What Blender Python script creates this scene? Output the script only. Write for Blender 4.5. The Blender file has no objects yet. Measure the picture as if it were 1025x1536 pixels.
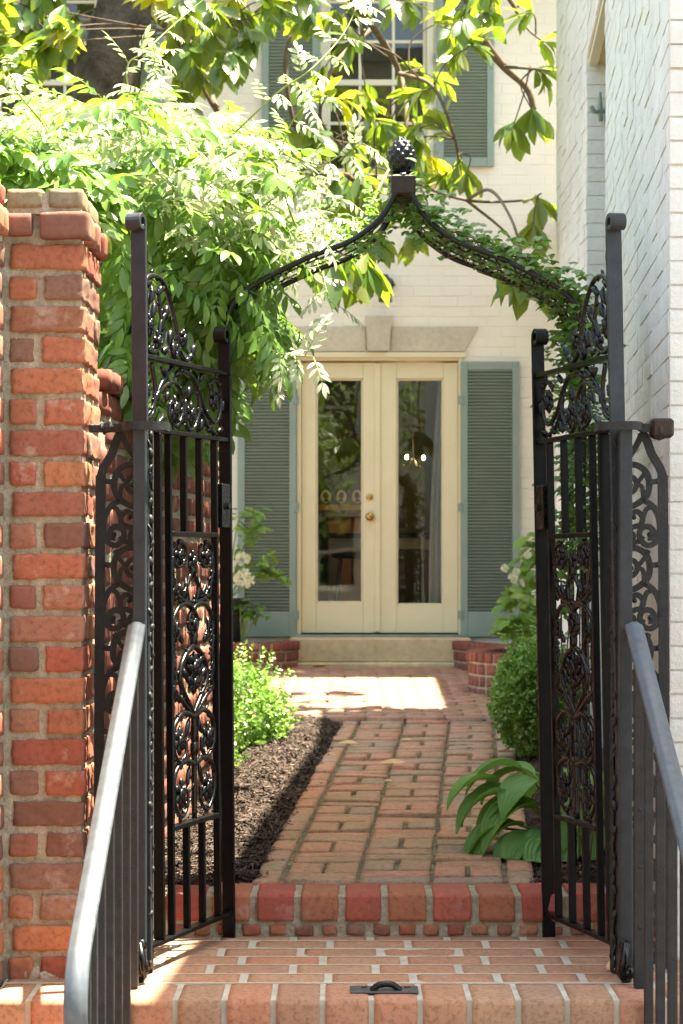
import bpy, math, random
import numpy as np
from mathutils import Vector, Matrix, noise
R = math.radians
PI = math.pi
sc = bpy.context.scene
COL = sc.collection
rng = np.random.default_rng(7)
random.seed(7)
F, CX, HY, EYE = 3300.0, 512.5, 845.0, 1.19

def W(px, py, D):
    return Vector(((px - CX) / F * D, D, EYE + (HY - py) / F * D))

# ------------------------------------------------------------------ objects
OFF = {}
def tag(o, label, cat, group=None, kind=None):
    if label: o['label'] = label
    if cat: o['category'] = cat
    if group: o['group'] = group
    if kind: o['kind'] = kind
    return o
def thing(name, label, cat, loc=(0, 0, 0), group=None, local=False):
    o = bpy.data.objects.new(name, None); COL.objects.link(o)
    o.empty_display_size = .1
    o.location = loc
    OFF[o.name] = Vector((0, 0, 0)) if local else Vector(loc)
    return tag(o, label, cat, group)

class MB:
    def __init__(s): s.v = []; s.f = []
    def add(s, vs, fs):
        b = len(s.v); s.v.extend(vs); s.f.extend([tuple(b + i for i in f) for f in fs]); return s
    def build(s, name, mat, parent=None, smooth=False, loc=None, smooth_angle=None):
        off = Vector((0, 0, 0))
        if parent is not None: off = OFF.get(parent.name, off)
        if loc is not None: off = Vector(loc)
        me = bpy.data.meshes.new(name)
        me.from_pydata([(v[0] - off[0], v[1] - off[1], v[2] - off[2]) for v in s.v], [], s.f)
        return finish(name, me, mat, parent, smooth, off, loc)

def finish(name, me, mat, parent, smooth, off, loc=None):
    me.update()
    if smooth: me.polygons.foreach_set('use_smooth', [True] * len(me.polygons))
    me.materials.append(mat)
    o = bpy.data.objects.new(name, me); COL.objects.link(o)
    OFF[o.name] = off
    if parent is not None: o.parent = parent
    if loc is not None: o.location = loc
    return o

def npmesh(name, V, faces4, faces3, mat, parent=None, smooth=True, loc=None):
    """V (n,3); faces4 (m,4); faces3 (k,3)"""
    off = Vector((0, 0, 0))
    if parent is not None: off = OFF.get(parent.name, off)
    if loc is not None: off = Vector(loc)
    V = np.asarray(V, dtype=np.float64) - np.array(off)
    f4 = np.asarray(faces4, dtype=np.int32).reshape(-1, 4); f3 = np.asarray(faces3, dtype=np.int32).reshape(-1, 3)
    me = bpy.data.meshes.new(name)
    me.vertices.add(len(V)); me.vertices.foreach_set('co', V.astype(np.float32).ravel())
    nl = f4.size + f3.size
    me.loops.add(nl); me.loops.foreach_set('vertex_index', np.concatenate([f4.ravel(), f3.ravel()]).astype(np.int32))
    npol = len(f4) + len(f3)
    me.polygons.add(npol)
    st = np.concatenate([np.arange(len(f4)) * 4, f4.size + np.arange(len(f3)) * 3]).astype(np.int32)
    me.polygons.foreach_set('loop_start', st)
    me.update(calc_edges=True); me.validate()
    return finish(name, me, mat, parent, smooth, off, loc)

def box(m, x0, x1, y0, y1, z0, z1, M=None):
    vs = [(x, y, z) for x in (x0, x1) for y in (y0, y1) for z in (z0, z1)]
    if M is not None: vs = [tuple(M @ Vector(v)) for v in vs]
    return m.add(vs, [(0, 1, 3, 2), (4, 6, 7, 5), (0, 4, 5, 1), (2, 3, 7, 6), (0, 2, 6, 4), (1, 5, 7, 3)])

def bbox(m, x0, x1, y0, y1, z0, z1, b=.003, M=None):
    """box with chamfered edges (one welded piece)"""
    hx, hy, hz = (x1 - x0) / 2, (y1 - y0) / 2, (z1 - z0) / 2
    c = Vector(((x0 + x1) / 2, (y0 + y1) / 2, (z0 + z1) / 2))
    b = min(b, hx * .9, hy * .9, hz * .9)
    vs = []; idx = {}
    for sx in (-1, 1):
        for sy in (-1, 1):
            for sz in (-1, 1):
                for ax in range(3):
                    p = [sx * (hx - b), sy * (hy - b), sz * (hz - b)]
                    p[ax] = (sx * hx, sy * hy, sz * hz)[ax]
                    idx[(sx, sy, sz, ax)] = len(vs)
                    q = Vector(p) + c
                    vs.append(tuple(M @ q) if M is not None else tuple(q))
    fs = []
    def q(*k): fs.append(tuple(idx[i] for i in k))
    for s in (-1, 1):
        def o(l): return l if s > 0 else l[::-1]
        q(*o([(s, -1, -1, 0), (s, 1, -1, 0), (s, 1, 1, 0), (s, -1, 1, 0)]))
        q(*o([(-1, s, -1, 1), (-1, s, 1, 1), (1, s, 1, 1), (1, s, -1, 1)]))
        q(*o([(-1, -1, s, 2), (1, -1, s, 2), (1, 1, s, 2), (-1, 1, s, 2)]))
    for a in (-1, 1):
        for bb in (-1, 1):
            q((a, bb, -1, 0), (a, bb, -1, 1), (a, bb, 1, 1), (a, bb, 1, 0))
            q((a, -1, bb, 0), (a, 1, bb, 0), (a, 1, bb, 2), (a, -1, bb, 2))
            q((-1, a, bb, 1), (1, a, bb, 1), (1, a, bb, 2), (-1, a, bb, 2))
            for cc in (-1, 1): q((a, bb, cc, 0), (a, bb, cc, 1), (a, bb, cc, 2))
    return m.add(vs, fs)

_lat = {}
def lattice(nx, ny, nz):
    k = (nx, ny, nz)
    if k in _lat: return _lat[k]
    idx = {}; pts = []; fs = []
    def g(i, j, l):
        if (i, j, l) not in idx:
            idx[(i, j, l)] = len(pts); pts.append((2 * i / nx - 1, 2 * j / ny - 1, 2 * l / nz - 1))
        return idx[(i, j, l)]
    for i in range(nx):
        for j in range(ny):
            fs.append((g(i, j, 0), g(i, j + 1, 0), g(i + 1, j + 1, 0), g(i + 1, j, 0)))
            fs.append((g(i, j, nz), g(i + 1, j, nz), g(i + 1, j + 1, nz), g(i, j + 1, nz)))
    for i in range(nx):
        for l in range(nz):
            fs.append((g(i, 0, l), g(i + 1, 0, l), g(i + 1, 0, l + 1), g(i, 0, l + 1)))
            fs.append((g(i, ny, l), g(i, ny, l + 1), g(i + 1, ny, l + 1), g(i + 1, ny, l)))
    for j in range(ny):
        for l in range(nz):
            fs.append((g(0, j, l), g(0, j, l + 1), g(0, j + 1, l + 1), g(0, j + 1, l)))
            fs.append((g(nx, j, l), g(nx, j + 1, l), g(nx, j + 1, l + 1), g(nx, j, l + 1)))
    _lat[k] = (pts, fs); return _lat[k]

_bseed = [0]
def brick(m, x0, x1, y0, y1, z0, z1, n=(6, 3, 3), r=.006, amp=.003, rot=.0, T=None, freq=22):
    """worn brick: rounded box with noise; T maps a world point to a world point"""
    pts, fs = lattice(*n)
    c = Vector(((x0 + x1) / 2, (y0 + y1) / 2, (z0 + z1) / 2)); h = Vector((abs(x1 - x0) / 2, abs(y1 - y0) / 2, abs(z1 - z0) / 2))
    _bseed[0] += 1; sd = Vector((_bseed[0] * 3.17, _bseed[0] * 1.3, _bseed[0] * 7.7))
    M = Matrix.Rotation(random.gauss(0, rot), 3, 'Z') @ Matrix.Rotation(random.gauss(0, rot), 3, 'X') @ Matrix.Rotation(random.gauss(0, rot), 3, 'Y') if rot else None
    vs = []
    for p in pts:
        q = Vector((p[0] * h.x, p[1] * h.y, p[2] * h.z))
        if r > 0:
            k = Vector((max(-h.x + r, min(h.x - r, q.x)), max(-h.y + r, min(h.y - r, q.y)), max(-h.z + r, min(h.z - r, q.z))))
            d = q - k
            if d.length > 1e-9: q = k + d.normalized() * r
        if amp:
            q = q + noise.noise_vector((q + sd) * freq * 1.5) * amp * .55 + noise.noise_vector((q + sd) * freq * .5) * amp * .55
        if M: q = M @ q
        q = q + c
        vs.append(tuple(T(q)) if T else tuple(q))
    return m.add(vs, fs)

def smooth_path(pts, n=6, closed=False):
    pts = [Vector(p) for p in pts]
    out = []
    N = len(pts)
    for i in range(N if closed else N - 1):
        p0 = pts[(i - 1) % N] if (closed or i > 0) else pts[0] * 2 - pts[1]
        p1 = pts[i]; p2 = pts[(i + 1) % N]
        p3 = pts[(i + 2) % N] if (closed or i + 2 < N) else pts[-1] * 2 - pts[-2]
        for k in range(n):
            t = k / n
            out.append(.5 * ((2 * p1) + (p2 - p0) * t + (2 * p0 - 5 * p1 + 4 * p2 - p3) * t * t + (3 * p1 - p0 - 3 * p2 + p3) * t ** 3))
    if not closed: out.append(pts[-1])
    return out

def tube(m, pts, r, sides=6, closed=False, sec=None, up=None):
    """sweep; r number or list; sec = list of (a,b) offsets in (side, up) frame (overrides r)"""
    pts = [Vector(p) for p in pts]; N = len(pts)
    rs = r if isinstance(r, (list, tuple)) else [r] * N
    if sec is None: base = [(math.cos(2 * PI * k / sides), math.sin(2 * PI * k / sides)) for k in range(sides)]
    else: base = sec
    S = len(base)
    vs = []
    prev = None
    for i in range(N):
        if closed: t = pts[(i + 1) % N] - pts[i - 1]
        else: t = pts[min(i + 1, N - 1)] - pts[max(i - 1, 0)]
        if t.length < 1e-9: t = Vector((0, 0, 1))
        t.normalize()
        if up is not None:
            u = Vector(up) - t * Vector(up).dot(t)
            u.normalize()
        elif prev is None:
            a = Vector((0, 0, 1)) if abs(t.z) < .9 else Vector((1, 0, 0))
            u = (a - t * a.dot(t)).normalized()
        else:
            u = prev - t * prev.dot(t)
            u = u.normalized() if u.length > 1e-6 else Vector((1, 0, 0))
        prev = u
        s = t.cross(u)
        for a, b in base:
            k = 1 if sec is not None and not isinstance(r, (list, tuple)) else rs[i]
            vs.append(tuple(pts[i] + s * a * k + u * b * k))
    fs = []
    for i in range(N if closed else N - 1):
        j = (i + 1) % N
        for k in range(S):
            l = (k + 1) % S
            fs.append((i * S + k, i * S + l, j * S + l, j * S + k))
    if not closed:
        fs.append(tuple(range(S - 1, -1, -1))); fs.append(tuple((N - 1) * S + k for k in range(S)))
    return m.add(vs, fs)

def ellipsoid(m, c, rx, ry, rz, M=None, nu=8, nv=5):
    c = Vector(c); vs = []; fs = []
    vs.append(Vector((0, 0, rz)))
    for i in range(1, nv):
        a = PI * i / nv
        for k in range(nu):
            b = 2 * PI * k / nu
            vs.append(Vector((rx * math.sin(a) * math.cos(b), ry * math.sin(a) * math.sin(b), rz * math.cos(a))))
    vs.append(Vector((0, 0, -rz)))
    for k in range(nu):
        fs.append((0, 1 + k, 1 + (k + 1) % nu))
        for i in range(nv - 2):
            a = 1 + i * nu + k; b = 1 + i * nu + (k + 1) % nu
            fs.append((a, a + nu, b + nu, b))
        a = 1 + (nv - 2) * nu
        fs.append((a + k, len(vs) - 1, a + (k + 1) % nu))
    return m.add([tuple((M @ v if M else v) + c) for v in vs], fs)

def lathe(m, c, prof, n=20, sx=1, sy=1):
    vs = []; fs = []
    for r, z in prof:
        for k in range(n):
            a = 2 * PI * k / n
            vs.append((c[0] + r * math.cos(a) * sx, c[1] + r * math.sin(a) * sy, c[2] + z))
    for i in range(len(prof) - 1):
        for k in range(n):
            l = (k + 1) % n
            fs.append((i * n + k, i * n + l, (i + 1) * n + l, (i + 1) * n + k))
    fs.append(tuple(range(n - 1, -1, -1))); fs.append(tuple((len(prof) - 1) * n + k for k in range(n)))
    return m.add(vs, fs)

def prism(m, poly, y0, y1):
    """polygon in xz extruded along y (poly counter-clockwise seen from -y)"""
    n = len(poly)
    vs = [(p[0], y0, p[1]) for p in poly] + [(p[0], y1, p[1]) for p in poly]
    fs = [tuple(range(n)), tuple(range(2 * n - 1, n - 1, -1))]
    for i in range(n):
        j = (i + 1) % n
        fs.append((i, i + n, j + n, j))
    return m.add(vs, fs)

# ------------------------------------------------------------------ materials
def newmat(name):
    m = bpy.data.materials.new(name); m.use_nodes = True
    nt = m.node_tree; nt.nodes.clear()
    out = nt.nodes.new('ShaderNodeOutputMaterial'); b = nt.nodes.new('ShaderNodeBsdfPrincipled')
    nt.links.new(b.outputs[0], out.inputs[0])
    return m, nt, b, out
def N(nt, t, **kw):
    n = nt.nodes.new(t)
    for k, v in kw.items():
        if k in n.inputs: n.inputs[k].default_value = v
        else: setattr(n, k, v)
    return n
def ramp(nt, fac, stops, interp='LINEAR'):
    n = nt.nodes.new('ShaderNodeValToRGB'); n.color_ramp.interpolation = interp
    e = n.color_ramp.elements
    while len(e) < len(stops): e.new(.5)
    for el, (p, c) in zip(e, stops):
        el.position = p; el.color = (c[0], c[1], c[2], 1) if not isinstance(c, (int, float)) else (c, c, c, 1)
    nt.links.new(fac, n.inputs[0]); return n.outputs[0]
def mix(nt, fac, a, b, mode='MIX'):
    n = nt.nodes.new('ShaderNodeMix'); n.data_type = 'RGBA'; n.blend_type = mode
    for s, v in ((0, fac), (6, a), (7, b)):
        if hasattr(v, 'links'): nt.links.new(v, n.inputs[s])
        elif isinstance(v, (int, float)): n.inputs[s].default_value = v
        else: n.inputs[s].default_value = (v[0], v[1], v[2], 1)
    return n.outputs[2]
def nz(nt, scale, detail=4, rough=.55, vec=None, dist=0):
    n = N(nt, 'ShaderNodeTexNoise'); n.inputs['Scale'].default_value = scale; n.inputs['Detail'].default_value = detail
    n.inputs['Roughness'].default_value = rough; n.inputs['Distortion'].default_value = dist
    if vec is None: vec = N(nt, 'ShaderNodeTexCoord').outputs['Object']
    nt.links.new(vec, n.inputs['Vector']); return n.outputs[0]
def bump(nt, b, h, strength=.3, dist=.002, normal=None):
    n = N(nt, 'ShaderNodeBump'); n.inputs['Strength'].default_value = strength; n.inputs['Distance'].default_value = dist
    nt.links.new(h, n.inputs['Height'])
    if normal is not None: nt.links.new(normal, n.inputs['Normal'])
    nt.links.new(n.outputs[0], b.inputs['Normal']); return n.outputs[0]

def m_brick(name, cols, moss=0., efflo=0.3, rough=.85, sc_=1.):
    m, nt, b, o = newmat(name)
    g = N(nt, 'ShaderNodeNewGeometry')
    c = ramp(nt, g.outputs['Random Per Island'], [(i / max(1, len(cols) - 1), k) for i, k in enumerate(cols)])
    n1 = nz(nt, 14 * sc_, 5, .6)
    c = mix(nt, ramp(nt, n1, [(.4, 0), (.75, .6)]), c, mix(nt, .5, c, (.18, .09, .06)))
    n2 = nz(nt, 60 * sc_, 6, .7)
    c = mix(nt, ramp(nt, n2, [(.38, .5), (.52, 0)]), c, (.12, .06, .045), 'MIX')
    n3 = nz(nt, 9 * sc_, 7, .72)
    c = mix(nt, ramp(nt, n3, [(.57, 0), (.70, efflo)]), c, (.5, .43, .36))
    if moss:
        n4 = nz(nt, 4.2, 6, .7)
        c = mix(nt, ramp(nt, n4, [(.46, 0), (.68, moss)]), c, (.17, .155, .08))
    nt.links.new(c, b.inputs['Base Color']); b.inputs['Roughness'].default_value = rough
    b.inputs['Specular IOR Level'].default_value = .25
    bump(nt, b, mix(nt, .5, n2, n1), .55, .004)
    return m
def m_noise(name, stops, scale, rough=.8, bscale=None, bstr=.3, bdist=.003, detail=5, spec=.3, metallic=0, scale2=None, stops2=None, coat=0):
    m, nt, b, o = newmat(name)
    n1 = nz(nt, scale, detail, .6)
    c = ramp(nt, n1, stops)
    if scale2: c = mix(nt, 1, c, ramp(nt, nz(nt, scale2, 5, .65), stops2), 'MULTIPLY')
    nt.links.new(c, b.inputs['Base Color'])
    b.inputs['Roughness'].default_value = rough; b.inputs['Specular IOR Level'].default_value = spec; b.inputs['Metallic'].default_value = metallic
    b.inputs['Coat Weight'].default_value = coat
    if bscale: bump(nt, b, nz(nt, bscale, 5, .65), bstr, bdist)
    return m
def m_leaf(name, cols, trans=.35, tcol=(.35, .5, .05), rough=.4, spec=.5, back=None, vein=0, bumpy=0):
    m, nt, b, o = newmat(name)
    g = N(nt, 'ShaderNodeNewGeometry')
    c = ramp(nt, g.outputs['Random Per Island'], [(i / max(1, len(cols) - 1), k) for i, k in enumerate(cols)])
    n1 = nz(nt, 35, 3)
    c = mix(nt, ramp(nt, n1, [(.3, .35), (.6, 0)]), c, mix(nt, .5, c, (.03, .05, .01)))
    if back is not None: c = mix(nt, g.outputs['Backfacing'], c, back)
    nt.links.new(c, b.inputs['Base Color']); b.inputs['Roughness'].default_value = rough; b.inputs['Specular IOR Level'].default_value = spec
    t = N(nt, 'ShaderNodeBsdfTranslucent')
    tc = mix(nt, g.outputs['Random Per Island'], tcol, (tcol[0] * .6, tcol[1] * .75, tcol[2]))
    nt.links.new(tc, t.inputs['Color'])
    mx = N(nt, 'ShaderNodeMixShader'); mx.inputs[0].default_value = trans
    nt.links.new(b.outputs[0], mx.inputs[1]); nt.links.new(t.outputs[0], mx.inputs[2]); nt.links.new(mx.outputs[0], o.inputs[0])
    if bumpy: bump(nt, b, nz(nt, bumpy, 3), .4, .002)
    return m

RED = [(.30, .085, .055), (.35, .115, .07), (.46, .175, .085), (.25, .095, .065), (.18, .09, .065), (.42, .145, .075), (.32, .145, .095), (.37, .10, .06), (.23, .125, .09), (.44, .165, .085), (.33, .085, .055), (.31, .17, .12), (.15, .08, .06), (.50, .20, .09), (.27, .15, .11)]
M = {}
M['brick'] = m_brick('red_brick', RED, 0, .5)
M['planter'] = m_brick('planter_brick', [(.20, .055, .038), (.25, .07, .045), (.17, .06, .045), (.28, .09, .06)], .1, .3)
M['brickcap'] = m_brick('mossy_brick', [(.22, .19, .11), (.27, .24, .14), (.24, .19, .13)], .4, .3)
M['redstep'] = m_brick('step_brick', [(.36, .09, .06), (.42, .10, .06), (.38, .15, .08), (.36, .075, .055), (.44, .12, .08)], 0, .3)
M['tan'] = m_brick('landing_brick', [(.42, .22, .13), (.46, .235, .145), (.39, .235, .145), (.48, .22, .135), (.34, .22, .145), (.45, .26, .16), (.46, .20, .12)], .1, .12)
M['walk'] = m_brick('walk_brick', [(.46, .27, .17), (.52, .26, .165), (.40, .265, .17), (.54, .245, .165), (.42, .28, .18), (.34, .25, .19), (.48, .275, .18)], .5, .25)
M['patio'] = m_brick('patio_brick', [(.42, .24, .17), (.45, .22, .15), (.38, .23, .16), (.48, .25, .18)], .45, .25)
M['mortar'] = m_noise('mortar', [(.3, (.34, .29, .20)), (.7, (.54, .485, .37))], 16, .95, 55, 1, .014, scale2=70, stops2=[(.3, .7), (.6, 1.0)])
M['mortar_w'] = m_noise('pale_mortar', [(.3, (.38, .36, .29)), (.7, (.55, .52, .43))], 14, .95, 90, .7, .005)
M['moss'] = m_noise('mossy_joint', [(.35, (.085, .078, .045)), (.65, (.25, .22, .14))], 20, 1, 120, .9, .008)
M['white'] = m_noise('white_painted_brick', [(.3, (.73, .71, .665)), (.7, (.81, .79, .745))], 5, .75, 55, .75, .006, scale2=2.2, stops2=[(.3, .86), (.6, 1.0)])
M['cream'] = m_noise('cream_painted_brick', [(.3, (.77, .70, .58)), (.7, (.82, .755, .635))], 3, .75, 70, .35, .003, scale2=1.3, stops2=[(.3, .94), (.6, 1.0)])
M['palehouse'] = m_noise('pale_house_paint', [(.3, (.36, .34, .31)), (.7, (.44, .415, .38))], 3, .8)
M['stone'] = m_noise('limestone', [(.3, (.50, .43, .32)), (.7, (.62, .55, .43))], 30, .85, 140, .3, .002, scale2=3, stops2=[(.3, .85), (.6, 1.0)])
M['stepstone'] = m_noise('step_limestone', [(.3, (.52, .41, .24)), (.7, (.66, .54, .34))], 25, .85, 140, .3, .002, scale2=2.5, stops2=[(.35, .7), (.6, 1.0)])
M['door'] = m_noise('cream_paint', [(.3, (.70, .61, .40)), (.7, (.74, .65, .44))], 6, .42, 60, .06, .001, spec=.4)
M['sage'] = m_noise('sage_paint', [(.3, (.225, .285, .240)), (.7, (.26, .32, .272))], 5, .5, 60, .08, .001, spec=.35)
M['trim'] = m_noise('trim_paint', [(.3, (.66, .62, .48)), (.7, (.70, .66, .52))], 6, .5)
M['soffit'] = m_noise('tan_wood', [(.3, (.50, .38, .22)), (.7, (.56, .44, .26))], 6, .7)
def m_iron(name, c1, c2, rough, rust=.15, spec=.5, bd=.0015):
    m, nt, b, o = newmat(name)
    c = ramp(nt, nz(nt, 25, 5, .6), [(.3, c1), (.7, c2)])
    n2 = nz(nt, 18, 6, .75)
    rf = ramp(nt, n2, [(.62, 0), (.74, rust)])
    c = mix(nt, rf, c, (.11, .05, .03))
    nt.links.new(c, b.inputs['Base Color']); b.inputs['Specular IOR Level'].default_value = spec
    r = ramp(nt, nz(nt, 40, 4), [(.3, rough - .08), (.7, rough + .12)])
    nt.links.new(r, b.inputs['Roughness'])
    bump(nt, b, nz(nt, 160, 4, .6), .5, bd)
    return m
M['iron'] = m_iron('black_painted_iron', (.0025, .0025, .003), (.0045, .0045, .005), .25, .03, .38, .0012)
M['bariron'] = m_iron('black_bar_iron', (.0025, .0025, .003), (.005, .005, .0055), .34, .06, .16, .001)
M['castiron'] = m_iron('weathered_cast_iron', (.015, .015, .0155), (.028, .027, .027), .48, .10, .3, .005)
M['stileiron'] = m_iron('grey_black_iron', (.020, .022, .026), (.032, .035, .040), .40, .06, .32, .002)  # sky reflection on the stiles put into the base as grey blue
M['rail'] = m_iron('worn_rail_iron', (.045, .055, .068), (.075, .088, .10), .47, .03, .8, .0005)
M['rust'] = m_iron('rusty_iron', (.018, .011, .009), (.045, .023, .015), .55, .4, .3)
M['plate'] = m_iron('plate_iron', (.035, .036, .04), (.06, .06, .065), .5, .3)
M['wist'] = m_leaf('wisteria_leaf', [(.085, .18, .032), (.11, .22, .04), (.15, .26, .05), (.075, .165, .035), (.20, .30, .06), (.12, .23, .045)], .33, (.32, .52, .05), .36, .5)
M['wistsunlit'] = m_leaf('sunlit_young_wisteria_leaf', [(.44, .50, .30), (.54, .55, .38), (.36, .45, .20), (.60, .55, .40)], .28, (.52, .60, .26), .36, .6)  # young leaves, base also whitened to carry the sun's glare
M['mag'] = m_leaf('magnolia_leaf', [(.045, .10, .025), (.06, .12, .03), (.08, .15, .03), (.05, .11, .035)], .40, (.44, .56, .035), .3, .6, back=(.15, .17, .05))
M['magyellow'] = m_leaf('yellow_magnolia_leaf', [(.25, .28, .04), (.30, .28, .05), (.36, .25, .04)], .55, (.75, .72, .06), .4, .5)
M['vine'] = m_leaf('creeper_leaf', [(.10, .21, .05), (.14, .26, .06), (.11, .23, .055), (.18, .30, .06)], .35, (.32, .52, .07), .45, .4)
M['box'] = m_leaf('boxwood_leaf', [(.16, .31, .065), (.22, .38, .08), (.29, .45, .11), (.18, .33, .085)], .3, (.38, .58, .09), .35, .5)
M['hosta'] = m_leaf('hosta_leaf', [(.20, .38, .10), (.20, .39, .11), (.14, .32, .095)], .25, (.34, .55, .08), .5, .3)
M['hyd'] = m_leaf('hydrangea_leaf', [(.09, .20, .045), (.14, .27, .05), (.20, .33, .06), (.11, .23, .055)], .35, (.32, .50, .06), .45, .4)
M['petal'] = m_leaf('white_petal', [(.66, .66, .44), (.74, .72, .56), (.55, .60, .34)], .3, (.8, .8, .55), .6, .2)
M['dry'] = m_leaf('dry_leaf', [(.66, .40, .18), (.72, .47, .26), (.66, .44, .27)], .15, (.5, .25, .08), .6, .3)
M['bark'] = m_noise('bark', [(.3, (.055, .042, .03)), (.7, (.16, .13, .095))], 9, .9, 28, 1, .03, scale2=60, stops2=[(.3, .6), (.6, 1.0)])
M['twig'] = m_noise('twig', [(.3, (.09, .065, .04)), (.7, (.17, .12, .08))], 30, .8)
M['stem'] = m_noise('green_stem', [(.3, (.16, .22, .05)), (.7, (.26, .30, .09))], 12, .6)
M['mulch'] = m_noise('mulch_soil', [(.3, (.035, .02, .014)), (.7, (.09, .058, .042))], 40, .95, 70, 1, .02)
def m_chip():
    m, nt, b, o = newmat('mulch_chip')
    g = N(nt, 'ShaderNodeNewGeometry')
    c = ramp(nt, g.outputs['Random Per Island'], [(0, (.012, .007, .005)), (.45, (.034, .020, .014)), (.85, (.075, .046, .032)), (1, (.17, .115, .085))])
    nt.links.new(c, b.inputs['Base Color']); b.inputs['Roughness'].default_value = .9
    return m
M['chip'] = m_chip()
M['pave'] = m_noise('pavement', [(.3, (.10, .085, .075)), (.7, (.15, .125, .11))], 6, .9, 80, .4, .003)
M['earth'] = m_noise('earth', [(.3, (.06, .05, .035)), (.7, (.11, .09, .06))], 3, .95, 20, .6, .02)
M['brass'] = m_noise('brass', [(.3, (.42, .27, .08)), (.7, (.52, .35, .12))], 20, .28, spec=.5, metallic=1)
M['pot'] = m_noise('dark_pot', [(.3, (.02, .02, .022)), (.7, (.04, .04, .042))], 15, .5)
M['roomwall'] = m_noise('olive_room_wall', [(.3, (.10, .10, .05)), (.7, (.13, .13, .07))], 3, .8)
M['roomfloor'] = m_noise('wood_floor', [(.3, (.10, .05, .025)), (.7, (.15, .08, .04))], 5, .4)
M['mantel'] = m_noise('mantel_wood', [(.3, (.42, .24, .12)), (.7, (.52, .31, .16))], 7, .5)
M['darkwood'] = m_noise('dark_wood', [(.3, (.012, .009, .008)), (.7, (.03, .022, .018))], 9, .35)
M['creamwood'] = m_noise('cream_wood', [(.3, (.55, .48, .33)), (.7, (.62, .55, .40))], 9, .5)
M['steel'] = m_noise('grey_steel', [(.3, (.22, .23, .24)), (.7, (.32, .33, .34))], 9, .35, metallic=.8)
M['ivory'] = m_noise('ivory', [(.3, (.72, .68, .56)), (.7, (.78, .74, .62))], 30, .6)
M['black'] = m_noise('black_lacquer', [(.3, (.006, .006, .006)), (.7, (.012, .012, .012))], 9, .3)
M['curtain'] = m_noise('white_linen', [(.3, (.80, .79, .78)), (.7, (.86, .85, .84))], 12, .9)
M['slate'] = m_noise('slate_roof', [(.3, (.08, .08, .09)), (.7, (.13, .13, .14))], 8, .8)
def m_glass():
    m, nt, b, o = newmat('window_glass')
    nt.nodes.remove(b)
    t = N(nt, 'ShaderNodeBsdfTransparent'); t.inputs[0].default_value = (.86, .88, .86, 1)
    gl = N(nt, 'ShaderNodeBsdfGlossy'); gl.inputs['Roughness'].default_value = .012
    f = N(nt, 'ShaderNodeFresnel'); f.inputs[0].default_value = 1.85
    bp = N(nt, 'ShaderNodeBump'); bp.inputs['Strength'].default_value = .05; bp.inputs['Distance'].default_value = .01
    nt.links.new(nz(nt, 2.2, 2), bp.inputs['Height']); nt.links.new(bp.outputs[0], gl.inputs['Normal'])
    mx = N(nt, 'ShaderNodeMixShader')
    nt.links.new(f.outputs[0], mx.inputs[0]); nt.links.new(t.outputs[0], mx.inputs[1]); nt.links.new(gl.outputs[0], mx.inputs[2])
    nt.links.new(mx.outputs[0], o.inputs[0]); return m
M['glass'] = m_glass()
def m_emit(name, c, s):
    m, nt, b, o = newmat(name)
    b.inputs['Emission Color'].default_value = (*c, 1); b.inputs['Emission Strength'].default_value = s
    b.inputs['Base Color'].default_value = (*c, 1); return m
M['bulb'] = m_emit('warm_bulb', (1, .66, .36), 200)

# ------------------------------------------------------------------ levels
SK = .061                                     # the walk, the white house and the garden wall run skewed to the view
def zw(D): return -.104 + D / 30.0            # surface of the walk
def XW(D): return .982 + SK * (min(D, 11.47) - 6.6) - .003 * max(0, D - 11.47)   # face of the white brick house
def XL(D): return -.739 + SK * (D - 6.7)      # face of the garden wall
DF = 16.2                                     # facade plane

# ------------------------------------------------------------------ ground, steps, walk
m = MB(); m.add([(-80, -80, -.52), (80, -80, -.52), (80, 80, -.52), (-80, 80, -.52)], [(0, 1, 2, 3)])
tag(m.build('ground', M['earth']), None, None, kind='structure')
m = MB(); box(m, -12, 12, -3.5, 5.05, -.519, -.50)
tag(m.build('pavement', M['pave']), None, None, kind='structure')
m = MB()                                       # bank of soil under the garden
xs = [-5, 5.0]; vs = []
for D in (7.25, 20):
    for x in xs: vs += [(x, D, zw(D) - .05), (x, D, -.55)]
m.add(vs, [(0, 2, 6, 4), (0, 1, 3, 2), (4, 6, 7, 5), (0, 4, 5, 1), (2, 3, 7, 6)])
tag(m.build('terrain', M['earth']), None, None, kind='structure')

# lower flight: three steps up to the landing
LX0, LX1 = -.96, 1.25
m = MB(); mm = MB()
box(mm, LX0, LX1, 6.0115, 6.24, -.5, -.0045); box(mm, LX0, LX1, 6.2405, 7.2, -.5, -.0014)
for k in (1, 2): box(mm, LX0, LX1, 6.0 - .3 * k + .012, 6.02 - .3 * (k - 1), -.5, -.167 * k - .006)
def edge_row(m, y0, z, dep=.205, wx=.121, gap=.013, th=.085, x0=LX0, x1=LX1, sh=0.):
    x = x0 - sh
    while x < x1:
        brick(m, max(x, x0) + gap / 2, min(x + wx + gap, x1) - gap / 2, y0, y0 + dep, z - th, z + random.gauss(0, .0012), (6, 7, 5), .006, .0012, .002)
        x += wx + gap
edge_row(m, 6.0, 0, dep=.238, sh=.03)
y = 6.252
k = 0
while y < 7.0:
    x = LX0 - (.12 if k % 2 else 0.02) - random.random() * .05
    while x < LX1:
        a, b = max(x, LX0) + .005, min(x + .232, LX1) - .006
        if b - a > .03: brick(m, a, b, y, min(y + .126, 7.03), -.06, random.gauss(0, .0004), (9, 5, 2), .0025, .0009, .001)
        x += .243
    y += .139; k += 1
for k in (1, 2): edge_row(m, 6.0 - .3 * k, -.167 * k, dep=.29, sh=.03 * k)
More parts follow.
